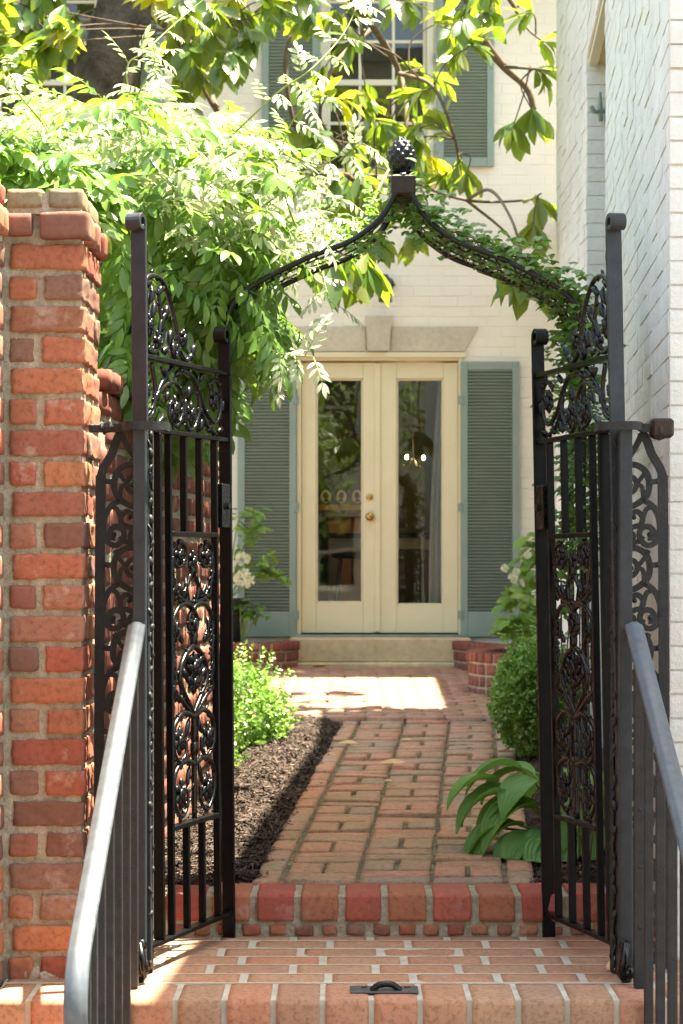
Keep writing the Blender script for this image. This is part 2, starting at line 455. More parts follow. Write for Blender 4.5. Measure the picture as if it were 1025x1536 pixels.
for k in (0, 1, 2):
    x = LX0
    while x < LX1:
        brick(m, x + .005, min(x + .23, LX1) - .005, 6.0 - .3 * k + .005, 6.1 - .3 * k, -.167 * (k + 1) + .006, -.167 * k - .092, (6, 2, 2), .005, .002)
        x += .24
o = m.build('landing', M['tan'], smooth=True); tag(o, None, None, kind='structure')
tag(mm.build('landing_mortar', M['mortar_w']), None, None, kind='structure')

# upper brick step
m = MB(); mm = MB()
box(mm, LX0, 1.0, 7.014, 7.262, -.05, .1275)
x = LX0 - .02
while x < 1.0:
    w = .121 + random.gauss(0, .004)
    brick(m, x, min(x + w, 1.0), 7.0 + random.gauss(0, .003), 7.25, .048, .137 + random.gauss(0, .002), (10, 10, 8), .006, .0042, .005, freq=34)
    x += w + .021
ms = MB(); x = LX0
while x < 1.0:
    w = random.uniform(.05, .066)
    brick(ms, x, x + w, 7.005, 7.09, .003, .04 + random.gauss(0, .003), (5, 2, 4), .008, .005, .02, freq=30)
    x += w + .023
tag(m.build('upper_step', M['redstep'], smooth=True), None, None, kind='structure')
tag(ms.build('upper_step_course', M['brick'], smooth=True), None, None, kind='structure')
tag(mm.build('upper_step_mortar', M['mortar']), None, None, kind='structure')

# basket weave walk
def TW(q):
    D = q.y
    return Vector((q.x + SK * (D - 7.3), D, q.z + zw(D)))
m = MB()
B = [-.199, .049, .297, .540]
for ci in range(3):
    xa, xb = B[ci] + .0065, B[ci + 1] - .0065
    y = 7.264 - [.06, .0, .12][ci]
    while y < 12.25:
        for (ya, yb, halves) in ((y, y + .112, 0), (y + .117, y + .229, 0), (y + .234, y + .446, 1)):
            ya2 = max(ya, 7.264)
            if yb - ya2 < .03: continue
            far = ya > 9.5
            n = (4, 3, 2) if far else (8, 5, 3)
            def zt(): return random.gauss(0, .0035)
            if halves:
                mid = (xa + xb) / 2; g = random.uniform(.006, .010)
                brick(m, xa + random.uniform(0, .004), mid - g, ya2, yb, -.06, zt(), n, .0045, .0026, .012, TW)
                brick(m, mid + g, xb - random.uniform(0, .004), ya2, yb, -.06, zt(), n, .0045, .0026, .012, TW)
            else:
                brick(m, xa + random.uniform(-.004, .004), xb - random.uniform(-.004, .004), ya2, yb - random.uniform(0, .004), -.06, zt(), n, .0045, .0026, .012, TW)
        y += .452
for (xa, xb) in ((-.295, -.213), (.553, .64)):
    y = 7.27
    while y < 12.25:
        brick(m, xa, xb, y, y + .205, -.06, .004 + random.gauss(0, .004), (4, 7, 3), .008, .003, .015, TW)
        y += .213
tag(m.build('walk', M['walk'], smooth=True), None, None, kind='structure')
m = MB()
for D0, D1 in ((7.262, 12.3),):
    a, b, c, d = TW(Vector((-.30, D0, -.016))), TW(Vector((.645, D0, -.016))), TW(Vector((.645, D1, -.016))), TW(Vector((-.30, D1, -.016)))
    m.add([a, b, c, d], [(0, 1, 2, 3)])
tag(m.build('walk_joints', M['moss']), None, None, kind='structure')

# patio by the house: one course of bricks on edge, then stretchers
m = MB(); mj = MB()
PX0, PX1 = -2.3, 1.58
def TP(q): return Vector((q.x, q.y, q.z + zw(q.y) + .022))
y = 12.30; k = 0
while y < 15.95:
    dep = .10 if k else .12
    x = PX0 + (.11 if k % 2 else 0)
    while x < PX1:
        x1 = min(x + .215, PX1)
        if not (x > XW(y) or (x < XL(y) - .1 and y < 11)): brick(m, x, x1 - .008, y, y + dep, -.06, random.gauss(0, .002), (3, 2, 2), .005, .002, .006, TP)
        x += .222
    y += dep + .010; k += 1
a = [TP(Vector(p)) for p in ((PX0, 12.305, -.01), (PX1, 12.305, -.01), (PX1, DF, -.01), (PX0, DF, -.01))]
mj.add(a, [(0, 1, 2, 3)])
b = [TP(Vector(p)) for p in ((PX0, 12.305, -.01), (PX0, 12.305, -.08), (PX1, 12.305, -.08), (PX1, 12.305, -.01))]
mj.add(b, [(0, 1, 2, 3)])
tag(m.build('patio', M['patio'], smooth=True), None, None, kind='structure')
tag(mj.build('patio_joints', M['moss']), None, None, kind='structure')

# mulch beds
def bed(name, fx0, fx1, D0, D1, hump, nx=60, ny=110, seed=0):
    vs = []; fs = []
    for j in range(ny + 1):
        D = D0 + (D1 - D0) * j / ny
        for i in range(nx + 1):
            t = i / nx; x = fx0(D) * (1 - t) + fx1(D) * t
            z = zw(D) - .02 + hump * math.sin(PI * min(1, t * .9 + .05)) * min(1, 4 * j / ny + .15)
            z += noise.noise((x * 9, D * 9, seed)) * .022 + noise.noise((x * 30, D * 30, seed)) * .012
            vs.append((x, D, z))
    for j in range(ny):
        for i in range(nx):
            a = j * (nx + 1) + i; fs.append((a, a + 1, a + nx + 2, a + nx + 1))
    m = MB(); m.add(vs, fs)
    tag(m.build(name, M['mulch'], smooth=True), None, None, kind='structure')
    return vs
v1 = bed('mulch_bed', lambda D: XL(D) - .0, lambda D: -.30 + SK * (D - 7.3), 7.262, 12.3, .05, seed=1)
v2 = bed('mulch_bed', lambda D: .65 + SK * (D - 7.3), lambda D: XW(D) - .002, 7.262, 12.3, .04, seed=5)
def chips(vs, count, name):
    V = []; F3 = []; F4 = []
    vs = np.array(vs)
    near = vs[vs[:, 1] < 12.2]
    w = 1 / (near[:, 1] - 6.5); w /= w.sum()
    pick = near[rng.choice(len(near), count, p=w)]
    n = 0
    for p in pick:
        L = abs(random.gauss(.012, .014)) + .005; wd = random.uniform(.0012, .005); a = random.uniform(0, PI); tl = random.gauss(0, .3)
        d = np.array([math.cos(a) * math.cos(tl), math.sin(a) * math.cos(tl), math.sin(tl)]) * L / 2
        s = np.array([-math.sin(a), math.cos(a), random.gauss(0, .35)]) * wd
        c = p + np.array([random.gauss(0, .02), random.gauss(0, .02), random.uniform(.001, .012)])
        if c[0] < XL(c[1]) + .01: c[0] += .04
        V += [c - d - s * .5, c - d * .3 - s, c + d - s * .3, c + d + s * .4, c + d * .2 + s, c - d + s * .6]
        F4 += [(n, n + 1, n + 4, n + 5), (n + 1, n + 2, n + 3, n + 4)]; n += 6
    o = npmesh(name, V, F4, F3, M['chip'], smooth=False)
    return tag(o, 'dark shredded bark mulch spread over the planting bed', None, kind='stuff')
chips(v1, 42000, 'mulch_chips'); chips(v2, 9000, 'mulch_chips')

# ------------------------------------------------------------------ red brick pillar and walls on the left
PZ = .0888
def course_z(k): return 2.115 - PZ * k           # top of regular course k (0 = first under the corbel)
pillar = thing('brick_pillar', 'weathered red brick pillar with mossy corbelled cap beside the open gate', 'pillar', (-.85, 6.5, -.5))
m = MB(); mm = MB()
px0, px1, py0, py1 = -.957, -.739, 6.30, 6.73
box(mm, px0 - .04, px1 - .0085, py0 + .0095, py1, -.5, 2.20)
k = 0
nb = (14, 7, 7)
while course_z(k) > -.5:
    zt = course_z(k) - .010; zb = zt - .072 + random.gauss(0, .0015)
    j = lambda s=.004: random.gauss(0, s)
    if k % 2 == 0:
        brick(m, px0 + .012 + j(), px1 + j(.002), py0 + j(.002), py0 + .10, zb, zt, nb, .0022, .008, .006, freq=38)
        brick(m, px1 - .1, px1 + j(.003), py0 + .115, py0 + .31, zb, zt, nb, .005, .008, .008, freq=30)
        brick(m, px1 - .1, px1 + j(.003), py0 + .325, py1, zb, zt, nb, .005, .008, .008, freq=30)
    else:
        w = .085 + j(.008)
        brick(m, px0 + .003, px0 + w, py0 + j(.003), py0 + .1, zb, zt, (7, 4, 6), .009, .007, .012, freq=34)
        brick(m, px0 + w + .022, px1 + j(.002), py0 + j(.002), py0 + .2, zb, zt, nb, .0022, .008, .006, freq=38)
        brick(m, px1 - .1, px1 + j(.003), py0 + .214, py1, zb, zt, nb, .005, .008, .008, freq=30)
    k += 1
fo = MB()
for (xa, xb, za, zb_) in ((-.957, -.86, -.10, .035), (-.872, -.80, -.09, .02), (-.82, -.742, -.11, -.005)): brick(fo, xa, xb, py0 - .004, py0 + .05, za, zb_, (10, 4, 10), .012, .012, 0, freq=30)
brick(fo, -.96, -.73, py0 - .012, py0 + .2, -.5, -.10, (12, 8, 16), .015, .012, 0, freq=18)
fo.build('footing', M['mortar'], pillar, smooth=True)
# corbel course
brick(m, -.958, -.885, 6.272, 6.37, 2.128, 2.192, (5, 4, 4), .007, .004, .01)
brick(m, -.862, -.722, 6.268, 6.36, 2.118, 2.195, nb, .008, .005, .004)
for ya in (6.372, 6.475, 6.578, 6.68): brick(m, -.82, -.720 + random.gauss(0, .003), ya, ya + .094, 2.118, 2.195, (6, 4, 4), .009, .005, .01)
m.build('bricks', M['brick'], pillar, smooth=True)
m = MB()
brick(m, -.956, -.855, 6.283, 6.45, 2.206, 2.262, (6, 5, 4), .006, .003)
brick(m, -.838, -.741, 6.283, 6.45, 2.206, 2.263, (6, 5, 4), .006, .003)
brick(m, -.956, -.741, 6.46, 6.72, 2.206, 2.26, (8, 6, 4), .006, .003)
m.build('cap', M['brickcap'], pillar, smooth=True)
box(mm, px0, -.745, 6.29, 6.71, 2.19, 2.25)
mm.build('mortar', M['mortar'], pillar)

fw = thing('brick_wall', 'red brick wall running to the street from the pillar, at the left edge', 'wall', (-1.1, 5.7, -.5))
m = MB(); mm = MB()
box(mm, -1.25, -.970, 4.9, 6.30, -.5, 2.2)
k = 0
while course_z(k) > -.5:
    zt = course_z(k) - .012; zb = zt - .071
    y = 4.9 + (.1 if k % 2 else 0)
    while y < 6.28:
        brick(m, -1.06, -.962 + random.gauss(0, .002), y + .007, min(y + .205, 6.285), zb, zt, (3, 6, 4), .008, .005, .006)
        y += .215
    k += 1
for y in np.arange(4.9, 6.2, .107):
    brick(m, -1.2, -.945, y + .006, min(y + .1, 6.265), 2.12, 2.192, (4, 4, 4), .008, .004)
    brick(m, -1.2, -.958, y + .006, min(y + .1, 6.278), 2.206, 2.262, (4, 4, 4), .008, .004)
m.build('bricks', M['brick'], fw, smooth=True); mm.build('mortar', M['mortar'], fw)

gw = thing('garden_wall', 'red brick garden wall under the wisteria, behind the open left gate', 'wall', (-.8, 8.4, 0))
m = MB(); mm = MB()
def TG(q): return Vector((q.x + XL(q.y), q.y, q.z))
GZ = 1.72
vs = []
for D in (6.735, 10.2):
    for dx in (-.3, -.008):
        for z in (-.3, GZ - .01): vs.append((XL(D) + dx, D, z))
mm.add(vs, [(0, 1, 3, 2), (4, 6, 7, 5), (0, 4, 5, 1), (2, 3, 7, 6), (0, 2, 6, 4), (1, 5, 7, 3)])
k = 0
while GZ - PZ * k > 0:
    zt = GZ - PZ * k; zb = zt - .071
    y = 6.74 + (.11 if k % 2 else 0)
    while y < 10.15:
        hd = random.random() < .3
        L = .1 if hd else .205
        brick(m, -.1, random.gauss(0, .003), y + .005, min(y + L, 10.19), zb, zt, (2, 5, 3), .007, .004, .006, TG)
        y += L + .012
    k += 1
for D in np.arange(6.75, 10.1, .112):
    brick(m, -.33, .02, D, D + .1, GZ + .01, GZ + .07, (5, 2, 2), .007, .004, .006, TG)
m.build('bricks', M['planter'], gw, smooth=True); mm.build('mortar', M['mortar'], gw)  # darker planter brick puts the shade on this wall into its colour

# ------------------------------------------------------------------ white painted brick house on the right
wh = thing('white_brick_house', 'side wall of a white painted brick house rising along the right of the walk', 'house', (1.3, 9, -.5))
m = MB(); mm = MB()
HT = 5.0
WE = 13.05
O0, O1, OZ = 9.82, 11.47, 3.82                 # door opening in the side wall
def TH(q): return Vector((q.x + XW(q.y), q.y, q.z))
def sheared(mm, D0, D1, d0, d1, z0, z1):
    vs = []
    for D in (D0, D1):
        for dx in (d0, d1):
            for z in (z0, z1): vs.append((XW(D) + dx, D, z))
    mm.add(vs, [(0, 1, 3, 2), (4, 6, 7, 5), (0, 4, 5, 1), (2, 3, 7, 6), (0, 2, 6, 4), (1, 5, 7, 3)])
sheared(mm, 6.606, O0 - .004, .0026, 3.2, -.5, HT)
sheared(mm, O1 + .004, WE, .0026, 3.2, -.5, HT)
sheared(mm, O0, O1, .005, 3.2, OZ + .004, HT)
sheared(mm, O0, O1, .35, 3.2, -.5, OZ)
PW = .0722
nrow = int((HT + .5) / PW)
for r in range(nrow):
    zb = -.5 + r * PW; zt = zb + PW - .0045
    y = 6.605 - (.105 if r % 2 else 0)
    while y < WE:
        a, b = max(y, 6.604), min(y + .203, WE)
        y += .211
        segs = [(a, b)]
        if zt < OZ + .02:
            segs = []
            if a < O0: segs.append((a, min(b, O0)))
            if b > O1: segs.append((max(a, O1), b))
        for a, b in segs:
            if b - a < .015: continue
            near = a < 9.8
            pr = random.gauss(0, .0016)
            brick(m, pr - .0005, .06, a, b, zb + random.gauss(0, .0008), zt + random.gauss(0, .0008), (2, 6, 3) if near else (1, 2, 1), .003 if near else 0, .0014 if near else 0, 0, TH)
    # end of the wall that faces the street
    x = XW(6.6) + (.0 if r % 2 else .0)
    first = .1 if r % 2 else .2
    xx = x
    while xx < x + 1.2:
        L = first if xx == x else .2
        brick(m, xx + .003, xx + L, 6.597 + random.gauss(0, .0015), 6.66, zb, zt, (5, 2, 3), .0035, .002, 0)
        xx += L + .008
    # far jamb of the opening
    if zt < OZ:
        xx = XW(O1)
        for L in ((.2, .1) if r % 2 else (.1, .2)):
            brick(m, xx + .004, xx + L, O1 - .004, O1 + .05, zb, zt, (2, 1, 2), .003, .001, 0)
            xx += L + .007
mm2 = m; mm2.add(mm.v, mm.f)
m.build('wall', M['white'], wh, smooth=False)
m = MB()
sheared(m, O0 + .003, O1 - .006, .06, .345, OZ - .028, OZ - .001)
m.build('soffit', M['soffit'], wh)
m = MB()
sheared(m, O0 + .003, O1 - .006, .012, .058, OZ - .034, OZ - .003)
box(m, XW(O1) + .155, XW(O1) + .20, O1 - .03, O1 - .006, zw(11), OZ - .036)
m.build('door_frame', M['trim'], wh)
m = MB()
sheared(m, O0 + .003, O1 - .035, .24, .29, zw(11), OZ - .036)
for z in (1.1, 2.2, 3.0): sheared(m, O0 + .12, O1 - .15, .228, .239, z, z + .7)
m.build('door', M['sage'], wh)
m = MB(); sheared(m, 5.6, O1, -.04, 3.4, HT + .001, HT + .10); sheared(m, O1, WE + .02, -.04, 3.4, HT + .001, HT + .10)  # unseen overhang towards the street, added to shade handrail and landing
m.build('roof', M['slate'], wh)
cw = thing('added_shade_wall', 'unseen white painted brick wall added between the houses to bound the sun patch on the patio', 'wall', (1.7, 14.6, 0))  # unseen wall, height chosen so its shade ends the patio sun patch
m = MB(); box(m, 1.603, 1.80, WE + .004, DF - .008, -.3, 3.70)
z = -.3; r = 0
while z < 3.68:
    y = WE + .01 - (.1 if r % 2 else 0)
    while y < DF - .02:
        a, b = max(y, WE + .006), min(y + .203, DF - .01)
        if b - a > .02: bbox(m, 1.6 + random.gauss(0, .001), 1.65, a, b, z, z + .066, .003)
        y += .211
    z += .0722; r += 1
m.build('wall', M['white'], cw)
m = MB(); bbox(m, 1.58, 1.82, WE + .004, DF - .15, 3.702, 3.76, .006); m.build('coping', M['stone'], cw)
hk = MB()
cx, cz = XW(O1) + .09, EYE + (HY - 167) / F * 11.4
box(hk, cx + .0, cx + .075, 11.435, 11.462, cz - .045, cz + .03)
tube(hk, smooth_path([(cx + .05, 11.42, cz), (cx - .02, 11.40, cz + .002), (cx - .06, 11.38, cz - .004), (cx - .08, 11.37, cz + .02)], 5), .012, 6)
tube(hk, [(cx - .025, 11.40, cz - .05), (cx - .03, 11.40, cz + .02), (cx - .028, 11.40, cz + .10)], [.012, .016, .006], 6)
o = hk.build('shutter_hook', M['sage'], loc=(cx, 11.45, cz), smooth=True)
tag(o, 'small sage green iron shutter hook fixed in the white brick reveal', 'shutter hook')

# ------------------------------------------------------------------ cream house at the end
S = F / DF
def fx(px): return (px - CX) / S
def fz(py): return EYE + (HY - py) / S
house = thing('brick_house', 'cream painted brick house with sage shutters and glazed doors at the end of the walk', 'house', (.28, DF, .4))
FX0, FX1 = -3.4, 3.0
DX0, DX1, DZ0, DZ1 = fx(446), fx(694), fz(952), fz(530)
WIN = [(fx(480), fx(651), fz(262), 5.85), (fx(-15), fx(157), fz(262), 5.85)]
OPEN = [(DX0, DX1, .2, DZ1)] + WIN
LT = (fx(440), fx(716), fz(527), fz(490))
def cut(a, b, z0, z1, holes):
    segs = [(a, b)]
    for (x0, x1, h0, h1) in holes:
        if z1 <= h0 + 1e-4 or z0 >= h1 - 1e-4: continue
        ns = []
        for (p, q) in segs:
            if q <= x0 or p >= x1: ns.append((p, q)); continue
            if p < x0: ns.append((p, x0))
            if q > x1: ns.append((x1, q))
        segs = ns
    return segs
m = MB()
PH = .0745
r = 0; z = .25
while z < 5.9:
    zt = z + PH - .005
    x = FX0 - (.11 if r % 2 else 0) + random.gauss(0, .004)
    while x < FX1:
        for a, b in cut(max(x, FX0), min(x + .205, FX1), z, zt, OPEN):
            if b - a > .012:
                d = random.gauss(0, .0008)
                bbox(m, a, b, DF - .0026 + d, DF + .04, z + random.gauss(0, .001), zt + random.gauss(0, .001), .003)
        x += .213
    z += PH; r += 1
zs = sorted({.0, 5.95, DZ1, .2, WIN[0][2], WIN[0][3]})
for i in range(len(zs) - 1):
    for a, b in cut(FX0, FX1, zs[i], zs[i + 1], OPEN): box(m, a, b, DF, DF + .22, zs[i], zs[i + 1])
m.build('wall', M['cream'], house)
m = MB(); box(m, FX0 - .2, FX1 + .2, DF - .75, DF + 6, 5.951, 6.05)  # out of view, deep eave added to shade the patio by the door
m.build('roof', M['slate'], house)
# lintel
m = MB()
zl0, zl1 = fz(527), fz(490)
prism(m, [(fx(425), zl0), (fx(548), zl0), (fx(548), zl1), (fx(418), zl1)], DF - .022, DF + .0)
prism(m, [(fx(588), zl0), (fx(696), zl0), (fx(717), zl1), (fx(588), zl1)], DF - .022, DF + .0)
m.build('lintel', M['stone'], house)
m = MB(); prism(m, [(fx(552), fz(527)), (fx(583), fz(527)), (fx(588), fz(475)), (fx(548), fz(475))], DF - .055, DF)
m.build('keystone', M['stone'], house)
# door frame
fr = MB()
yf = DF - .012
bbox(fr, DX0 - .004, fx(452), yf, DF + .16, DZ0, DZ1, .004)
bbox(fr, fx(688), DX1 + .004, yf, DF + .16, DZ0, DZ1, .004)
bbox(fr, fx(452) + .001, fx(688) - .001, yf + .002, DF + .16, fz(541), DZ1 - .001, .004)
box(fr, DX0 - .02, DX1 + .02, yf - .02, yf + .004, DZ1 - .03, DZ1 + .006)
fr.build('door_frame', M['door'], house)
th = MB(); bbox(th, DX0 - .02, DX1 + .02, DF - .05, DF + .2, DZ0 - .03, DZ0 - .001, .004)
th.build('threshold', M['steel'], house)
def leaf_door(xa, xb, pane, knob=False):
    d = MB(); y0, y1 = DF + .035, DF + .08
    zb, zt = DZ0 + .012, fz(543)
    g0, g1, h0, h1 = pane
    bbox(d, xa, g0, y0, y1, zb, zt, .003); bbox(d, g1, xb, y0, y1, zb, zt, .003)
    bbox(d, g0 + .0005, g1 - .0005, y0 + .001, y1, zb, h0, .003); bbox(d, g0 + .0005, g1 - .0005, y0 + .001, y1, h1, zt, .003)
    for (a, b, c, e) in ((g0, g0 + .014, h0, h1), (g1 - .014, g1, h0, h1), (g0 + .0145, g1 - .0145, h0, h0 + .014), (g0 + .0145, g1 - .0145, h1 - .014, h1)):
        bbox(d, a, b, y0 + .012, y1 - .01, c, e, .004)
    o = d.build('door', M['door'], house)
    g = MB(); box(g, g0 + .006, g1 - .006, y0 + .026, y0 + .030, h0 + .006, h1 - .006)
    g = MB(); g.add([(g0 + .004, y0 + .028, h0 + .004), (g1 - .004, y0 + .028, h0 + .004), (g1 - .004, y0 + .028, h1 - .004), (g0 + .004, y0 + .028, h1 - .004)], [(0, 1, 2, 3)])
    g.build('glass_pane', M['glass'], o)
    if knob:
        kx = fx(555)
        q = MB()
        for rr, zz in ((.024, fz(745)),):
            tube(q, [(kx, y0, zz), (kx, y0 - .008, zz), (kx, y0 - .014, zz)], [rr, rr, rr * .7], 16)
            tube(q, [(kx, y0 - .013, zz), (kx, y0 - .022, zz)], [.010, .009], 12)
        q.build('lock', M['brass'], o, smooth=True)
        q = MB(); zz = fz(775)
        tube(q, [(kx, y0, zz), (kx, y0 - .006, zz), (kx, y0 - .01, zz)], [.030, .030, .02], 16)
        tube(q, [(kx, y0 - .009, zz), (kx, y0 - .028, zz), (kx, y0 - .036, zz), (kx, y0 - .052, zz), (kx, y0 - .064, zz), (kx, y0 - .068, zz)], [.011, .012, .026, .032, .022, .006], 16)
        q.build('knob', M['brass'], o, smooth=True)
    return o
leaf_door(fx(452) + .003, fx(564.5), (fx(474), fx(545), fz(905), fz(567)), True)
leaf_door(fx(567), fx(688) - .003, (fx(595), fx(666), fz(908), fz(567)))
a = MB(); bbox(a, fx(562.5), fx(571), DF + .022, DF + .0345, DZ0 + .02, fz(544), .003)
a.build('astragal', M['door'], house)
def shutter(xa, xb, za, zb_, side, rail_top=.06, rail_bot=.185, mid=None, y=DF - .045):
    s = MB(); th = .032; st = .052
    bbox(s, xa, xa + st, y, y + th, za, zb_, .003); bbox(s, xb - st, xb, y, y + th, za, zb_, .003)
    bbox(s, xa + st, xb - st, y + .001, y + th - .001, za, za + rail_bot, .003); bbox(s, xa + st, xb - st, y + .001, y + th - .001, zb_ - rail_top, zb_, .003)
    zones = [(za + rail_bot, zb_ - rail_top)]
    if mid: bbox(s, xa + st, xb - st, y + .001, y + th - .001, mid - .04, mid + .04, .003); zones = [(za + rail_bot, mid - .04), (mid + .04, zb_ - rail_top)]
    o = s.build('shutter', M['sage'], house)
    l = MB()
    for z0, z1 in zones:
        box(l, xa + st + .001, xb - st - .001, y + th + .004, y + th + .008, z0 + .002, z1 - .002)  # added backing sheet that keeps the gaps between slats dark
        n = max(1, round((z1 - z0) / .0245)); p = (z1 - z0) / n
        for i in range(n):
            c = z0 + (i + .5) * p
            Mx = Matrix.Translation(((xa + xb) / 2, y + th / 2, c)) @ Matrix.Rotation(R(-34), 4, 'X')
            bbox(l, -(xb - xa) / 2 + st + .001, (xb - xa) / 2 - st - .001, -.0165, .0165, -.0026, .0026, .002, Mx)
    l.build('louvres', M['sage'], o)
    hx = xa if side < 0 else xb
    for f in (.08, .47, .86):
        h = MB(); zc = za + (zb_ - za) * f
        bbox(h, hx - .02, hx + .02, y - .006, y - .001, zc - .03, zc + .03, .002)
        tube(h, [(hx, y - .006, zc - .035), (hx, y - .006, zc + .035)], .008, 8)
        h.build('hinge', M['sage'], o)
shutter(fx(691), fx(779), fz(955), fz(543), -1)
shutter(fx(357), fx(445), fz(955), fz(543), 1)
zb, ztop = fz(251), 5.8
for (xa, xb, sd) in ((fx(393), fx(479), 1), (fx(655), fx(741), -1), (fx(160), fx(246), -1)):
    shutter(xa, xb, zb, ztop, sd, .06, .07)
for (wx0, wx1, z0, z1) in WIN:
    w = MB()
    bw = .05
    bbox(w, wx0, wx0 + bw, DF - .008, DF + .12, z0, z1, .003); bbox(w, wx1 - bw, wx1, DF - .008, DF + .12, z0, z1, .003)
    bbox(w, wx0 + bw, wx1 - bw, DF - .006, DF + .12, z0, z0 + .045, .003); bbox(w, wx0 + bw, wx1 - bw, DF - .006, DF + .12, z1 - .05, z1, .003)
    o = w.build('window', M['trim'], house)
    g = MB()
    a0, a1 = wx0 + bw, wx1 - bw; zm = fz(122)
    bbox(g, a0, a1, DF + .03, DF + .07, zm - .02, zm + .022, .003)
    for t in (1 / 3, 2 / 3): bbox(g, a0 + (a1 - a0) * t - .011, a0 + (a1 - a0) * t + .011, DF + .04, DF + .065, z0 + .045, z1 - .05, .003)
    for z in (fz(183), fz(60), fz(0)): bbox(g, a0, a1, DF + .042, DF + .063, z - .011, z + .011, .003)
    for xx in (a0, a1 - .028): bbox(g, xx, xx + .028, DF + .032, DF + .07, z0 + .045, z1 - .05, .003)
    g.build('sash', M['trim'], o)
    p = MB(); p.add([(a0, DF + .053, z0), (a1, DF + .053, z0), (a1, DF + .053, z1), (a0, DF + .053, z1)], [(0, 1, 2, 3)])
    p.build('glass_pane', M['glass'], o)
    s = MB(); bbox(s, wx0 - .05, wx1 + .05, DF - .05, DF + .1, z0 - .075, z0 - .001, .005)
    s.build('sill', M['cream'], o)
    dk = MB(); box(dk, wx0 - .3, wx1 + .3, DF + .9, DF + .92, z0 - .3, z1 + .3)
    for sx in (-1, 1):
        n = 12
        for i in range(n):
            xa_ = (a0 + i * .02) if sx < 0 else (a1 - i * .02)
            box(dk, xa_ - .008, xa_ + .008, DF + .12 + .012 * (i % 2), DF + .128 + .012 * (i % 2), z0, z1)
    dk.build('curtain', M['roomwall'], o)

# room behind the doors
RX0, RX1, RY1, RZ0, RZ1 = -1.15, 1.75, 19.4, DZ0 - .01, 3.1
m = MB()
box(m, RX0 - .05, RX1 + .05, RY1, RY1 + .05, RZ0, RZ1); box(m, RX0 - .05, RX0, DF + .225, RY1, RZ0, RZ1); box(m, RX1, RX1 + .05, DF + .225, RY1, RZ0, RZ1)
box(m, RX0 - .05, RX1 + .05, DF + .225, RY1 + .05, RZ1 + .001, RZ1 + .05)
m.build('room_wall', M['roomwall'], house)
m = MB(); box(m, RX0 - .05, RX1 + .05, DF + .2005, RY1 + .05, RZ0 - .08, RZ0 - .002); m.build('room_floor', M['roomfloor'], house)

def at(px, py, D): return W(px, py, D)
mt = thing('mantelpiece', 'brown wooden mantelpiece seen through the left glass door', 'mantelpiece', (at(520, 900, 18.9).x, 18.95, RZ0))
m = MB(); c = at(478, 757, 18.6); d = at(580, 757, 18.6)
bbox(m, c.x, d.x, 18.6, 19.0, c.z - .05, c.z, .006); bbox(m, c.x + .05, d.x - .05, 18.66, 19.0, c.z - .10, c.z - .051, .01)
m.build('shelf', M['mantel'], mt)
m = MB(); bbox(m, c.x + .08, c.x + .30, 18.72, 19.0, RZ0, c.z - .101, .004); bbox(m, d.x - .30, d.x - .08, 18.72, 19.0, RZ0, c.z - .101, .004); bbox(m, c.x + .301, d.x - .301, 18.722, 19.0, c.z - .26, c.z - .101, .004)
m.build('surround', M['mantel'], mt)
m = MB(); box(m, c.x + .302, d.x - .302, 18.9, 18.99, RZ0, c.z - .262); m.build('firebox', M['black'], mt)
for i, px in enumerate((489, 512.5, 536)):
    p = at(px, 745, 18.68)
    t = thing('cameo_portrait', ('leftmost', 'middle', 'rightmost')[i] + ' of three small oval silhouette portraits on the mantelpiece', 'portrait', p, 'oval silhouette portraits on the mantelpiece')
    m = MB(); ell = lambda rx, rz, y0, y1: prism(m, [(p.x + rx * math.sin(-2 * PI * k / 24), p.z + rz * math.cos(-2 * PI * k / 24)) for k in range(24)], y0, y1)
    ell(.064, .075, 18.68, 18.70); m.build('frame', M['black'], t)
    m = MB(); ell(.045, .056, 18.676, 18.6805); m.build('oval_mount', M['ivory'], t)
    s = [(-.022, -.045), (.026, -.045), (.018, -.024), (.008, -.016), (.010, -.010), (.020, -.008), (.019, .002), (.024, .006), (.018, .016), (.016, .03), (.002, .04), (-.016, .034), (-.022, .016), (-.016, -.006), (-.008, -.022)]
    f = -1 if i == 1 else 1
    pl = [(p.x + f * a, p.z + b) for a, b in s]
    if f < 0: pl = pl[::-1]
    m = MB(); prism(m, pl, 18.672, 18.6765); m.build('silhouette', M['black'], t)
# table
tb = thing('bar_table', 'cream table with dark top and turned leg inside the left glass door', 'table', (at(530, 900, 17.3).x, 17.45, RZ0))
m = MB(); c = at(484, 803, 17.2); bbox(m, c.x, c.x + 1.0, 17.15, 17.75, c.z - .018, c.z + .018, .006); m.build('tabletop', M['darkwood'], tb)
m = MB(); bbox(m, c.x + .05, c.x + .95, 17.2, 17.7, c.z - .11, c.z - .0185, .004); m.build('apron', M['creamwood'], tb)
for dx, dy in ((.09, .09), (.91, .09), (.09, .51), (.91, .51)):
    m = MB(); h = c.z - .112 - RZ0
    lathe(m, (c.x + dx, 17.15 + dy, RZ0), [(.022, 0), (.03, .03 * h), (.022, .06 * h), (.02, .1 * h), (.03, .4 * h), (.036, .5 * h), (.024, .53 * h), (.034, .56 * h), (.04, .58 * h), (.04, h)], 14)
    m.build('leg', M['creamwood'], tb, smooth=True)
st = thing('stool', 'grey steel stool with dark seat tucked at the table inside', 'stool', (at(528, 900, 16.9).x, 16.9, RZ0))
c = at(529, 832, 16.9)
m = MB(); lathe(m, (c.x, c.y, c.z - .03), [(.12, 0), (.16, .01), (.165, .035), (.14, .05), (.04, .055)], 20); m.build('seat', M['darkwood'], st, smooth=True)
for sx in (-1, 1):
    for sy in (-1, 1):
        m = MB(); tube(m, [(c.x + sx * .09, c.y + sy * .09, c.z - .03), (c.x + sx * .15, c.y + sy * .15, RZ0)], .016, 8); m.build('leg', M['steel'], st, smooth=True)
